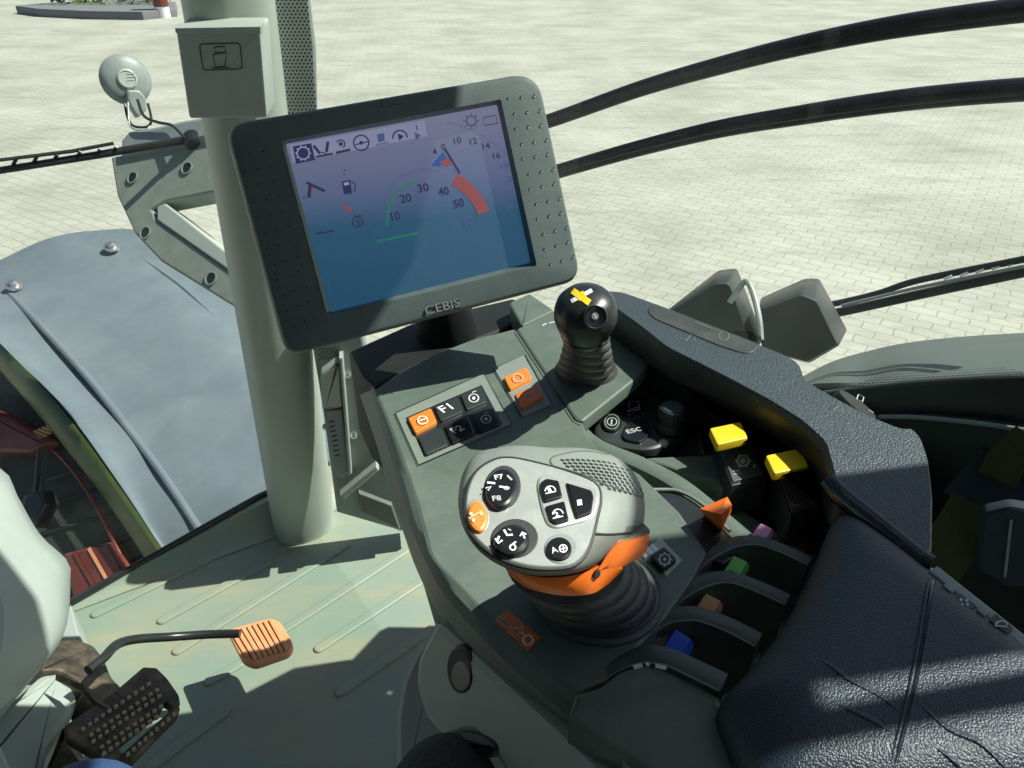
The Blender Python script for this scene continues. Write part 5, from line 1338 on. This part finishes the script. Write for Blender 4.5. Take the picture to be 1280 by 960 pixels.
# side window pane
sg = MB(); q0 = Vector((-.40, 1.40, 0)); q1 = Vector((1.25, .27, 0))
sg.flat([q0 + UP * (CH - 1.1), q0.lerp(q1, .6) + UP * (CH - .5), q1 + UP * (CH - .40), q1 + UP * (CH + .55), q0 + UP * (CH + .55)], M_glass)
tag(sg.build('side_window'), 'large clear side window pane right of the cab pillar, behind the monitor', 'window')

# ================================================================== cab shell out of frame: roof and door posts
rf = thing('cab_roof', 'grey cab roof liner above the driver', 'roof', (0, .2, CH + .55))
mb = MB(); z = CH + .55
q = [Vector(p) for p in [(-1.2, -1.1, z), (.56, -1.1, z), (.56, .80, z), (.40, .92, z), (.02, 1.02, z), (-1.2, 1.05, z)]]
mb.slab([p + UP * .07 for p in q], UP, .07, M_side, .01); mb.build('liner', rf)
def post(y0, y1, x, top, nm, lb, hx=.03):
    r_ = thing(nm, lb, 'post', (x, (y0 + y1) / 2, CH - 1.25)); mb = MB()
    q = [Vector(p) for p in [(x - hx, y0, CH + top), (x + hx, y0, CH + top), (x + hx, y1, CH + top), (x - hx, y1, CH + top)]]
    mb.slab(q, UP, 1.25 + top, M_blackm, .003); mb.build('post', r_)
post(.404, .575, .92, .60, 'door_post', 'wide black door post right of the driver')
post(.368, .386, .92, .60, 'belt_post', 'narrow black belt post right of the driver', .01)

rw = thing('rear_sky_block', 'dark slab added behind the driver to block sky light', 'wall', (-.2, -.6, CH - 1.25)); mb = MB()
mb.slab([Vector((-1.2, -.62, CH + .5)), Vector((.6, -.62, CH + .5)), Vector((.6, -.58, CH + .5)), Vector((-1.2, -.58, CH + .5))], UP, 1.7, M_trim, .004); mb.build('wall', rw)  # solid slab added out of frame to cut sky light from behind
lw = thing('left_sky_block', 'dark slab added left of the driver to block sky light', 'wall', (-1.3, 0, CH - 1.25)); mb = MB()
mb.slab([Vector((-1.34, -.6, CH + .5)), Vector((-1.3, -.6, CH + .5)), Vector((-1.3, .35, CH + .5)), Vector((-1.34, .35, CH + .5))], UP, 1.7, M_trim, .004); mb.build('wall', lw)  # second added slab, unseen, cuts sky light from the left

sbx = thing('added_shade_box', 'unseen black box added high on the right to shade the console', 'shade box', (.92, .44, CH + .5)); mb = MB()
mb.slab([Vector((.89, .375, CH + .77)), Vector((.95, .375, CH + .77)), Vector((.95, .515, CH + .77)), Vector((.89, .515, CH + .77))], UP, .15, M_blackm, .01); mb.build('housing', sbx)  # free-standing box added out of view only to shadow the console deck

# ================================================================== light
sd = Vector((.65, .12, .83)).normalized()
w = bpy.data.worlds.new('World'); S.world = w; w.use_nodes = True
t = w.node_tree; bg = t.nodes['Background']
sk = t.nodes.new('ShaderNodeTexSky'); sk.sky_type = 'NISHITA'; sk.sun_disc = False
sk.sun_elevation = math.asin(sd.z); sk.sun_rotation = math.atan2(sd.x, sd.y)
t.links.new(sk.outputs[0], bg.inputs[0]); bg.inputs[1].default_value = .06
sl = bpy.data.objects.new('sun', bpy.data.lights.new('sun', 'SUN')); COL.objects.link(sl)
sl.data.energy = 4.8; sl.data.angle = math.radians(.5); sl.data.color = (1, .99, .885)
sl.rotation_euler = (-sd).to_track_quat('-Z', 'Y').to_euler()
S.view_settings.view_transform = 'Standard'; S.view_settings.look = 'None'; S.view_settings.gamma = 1
S.view_settings.exposure = .66
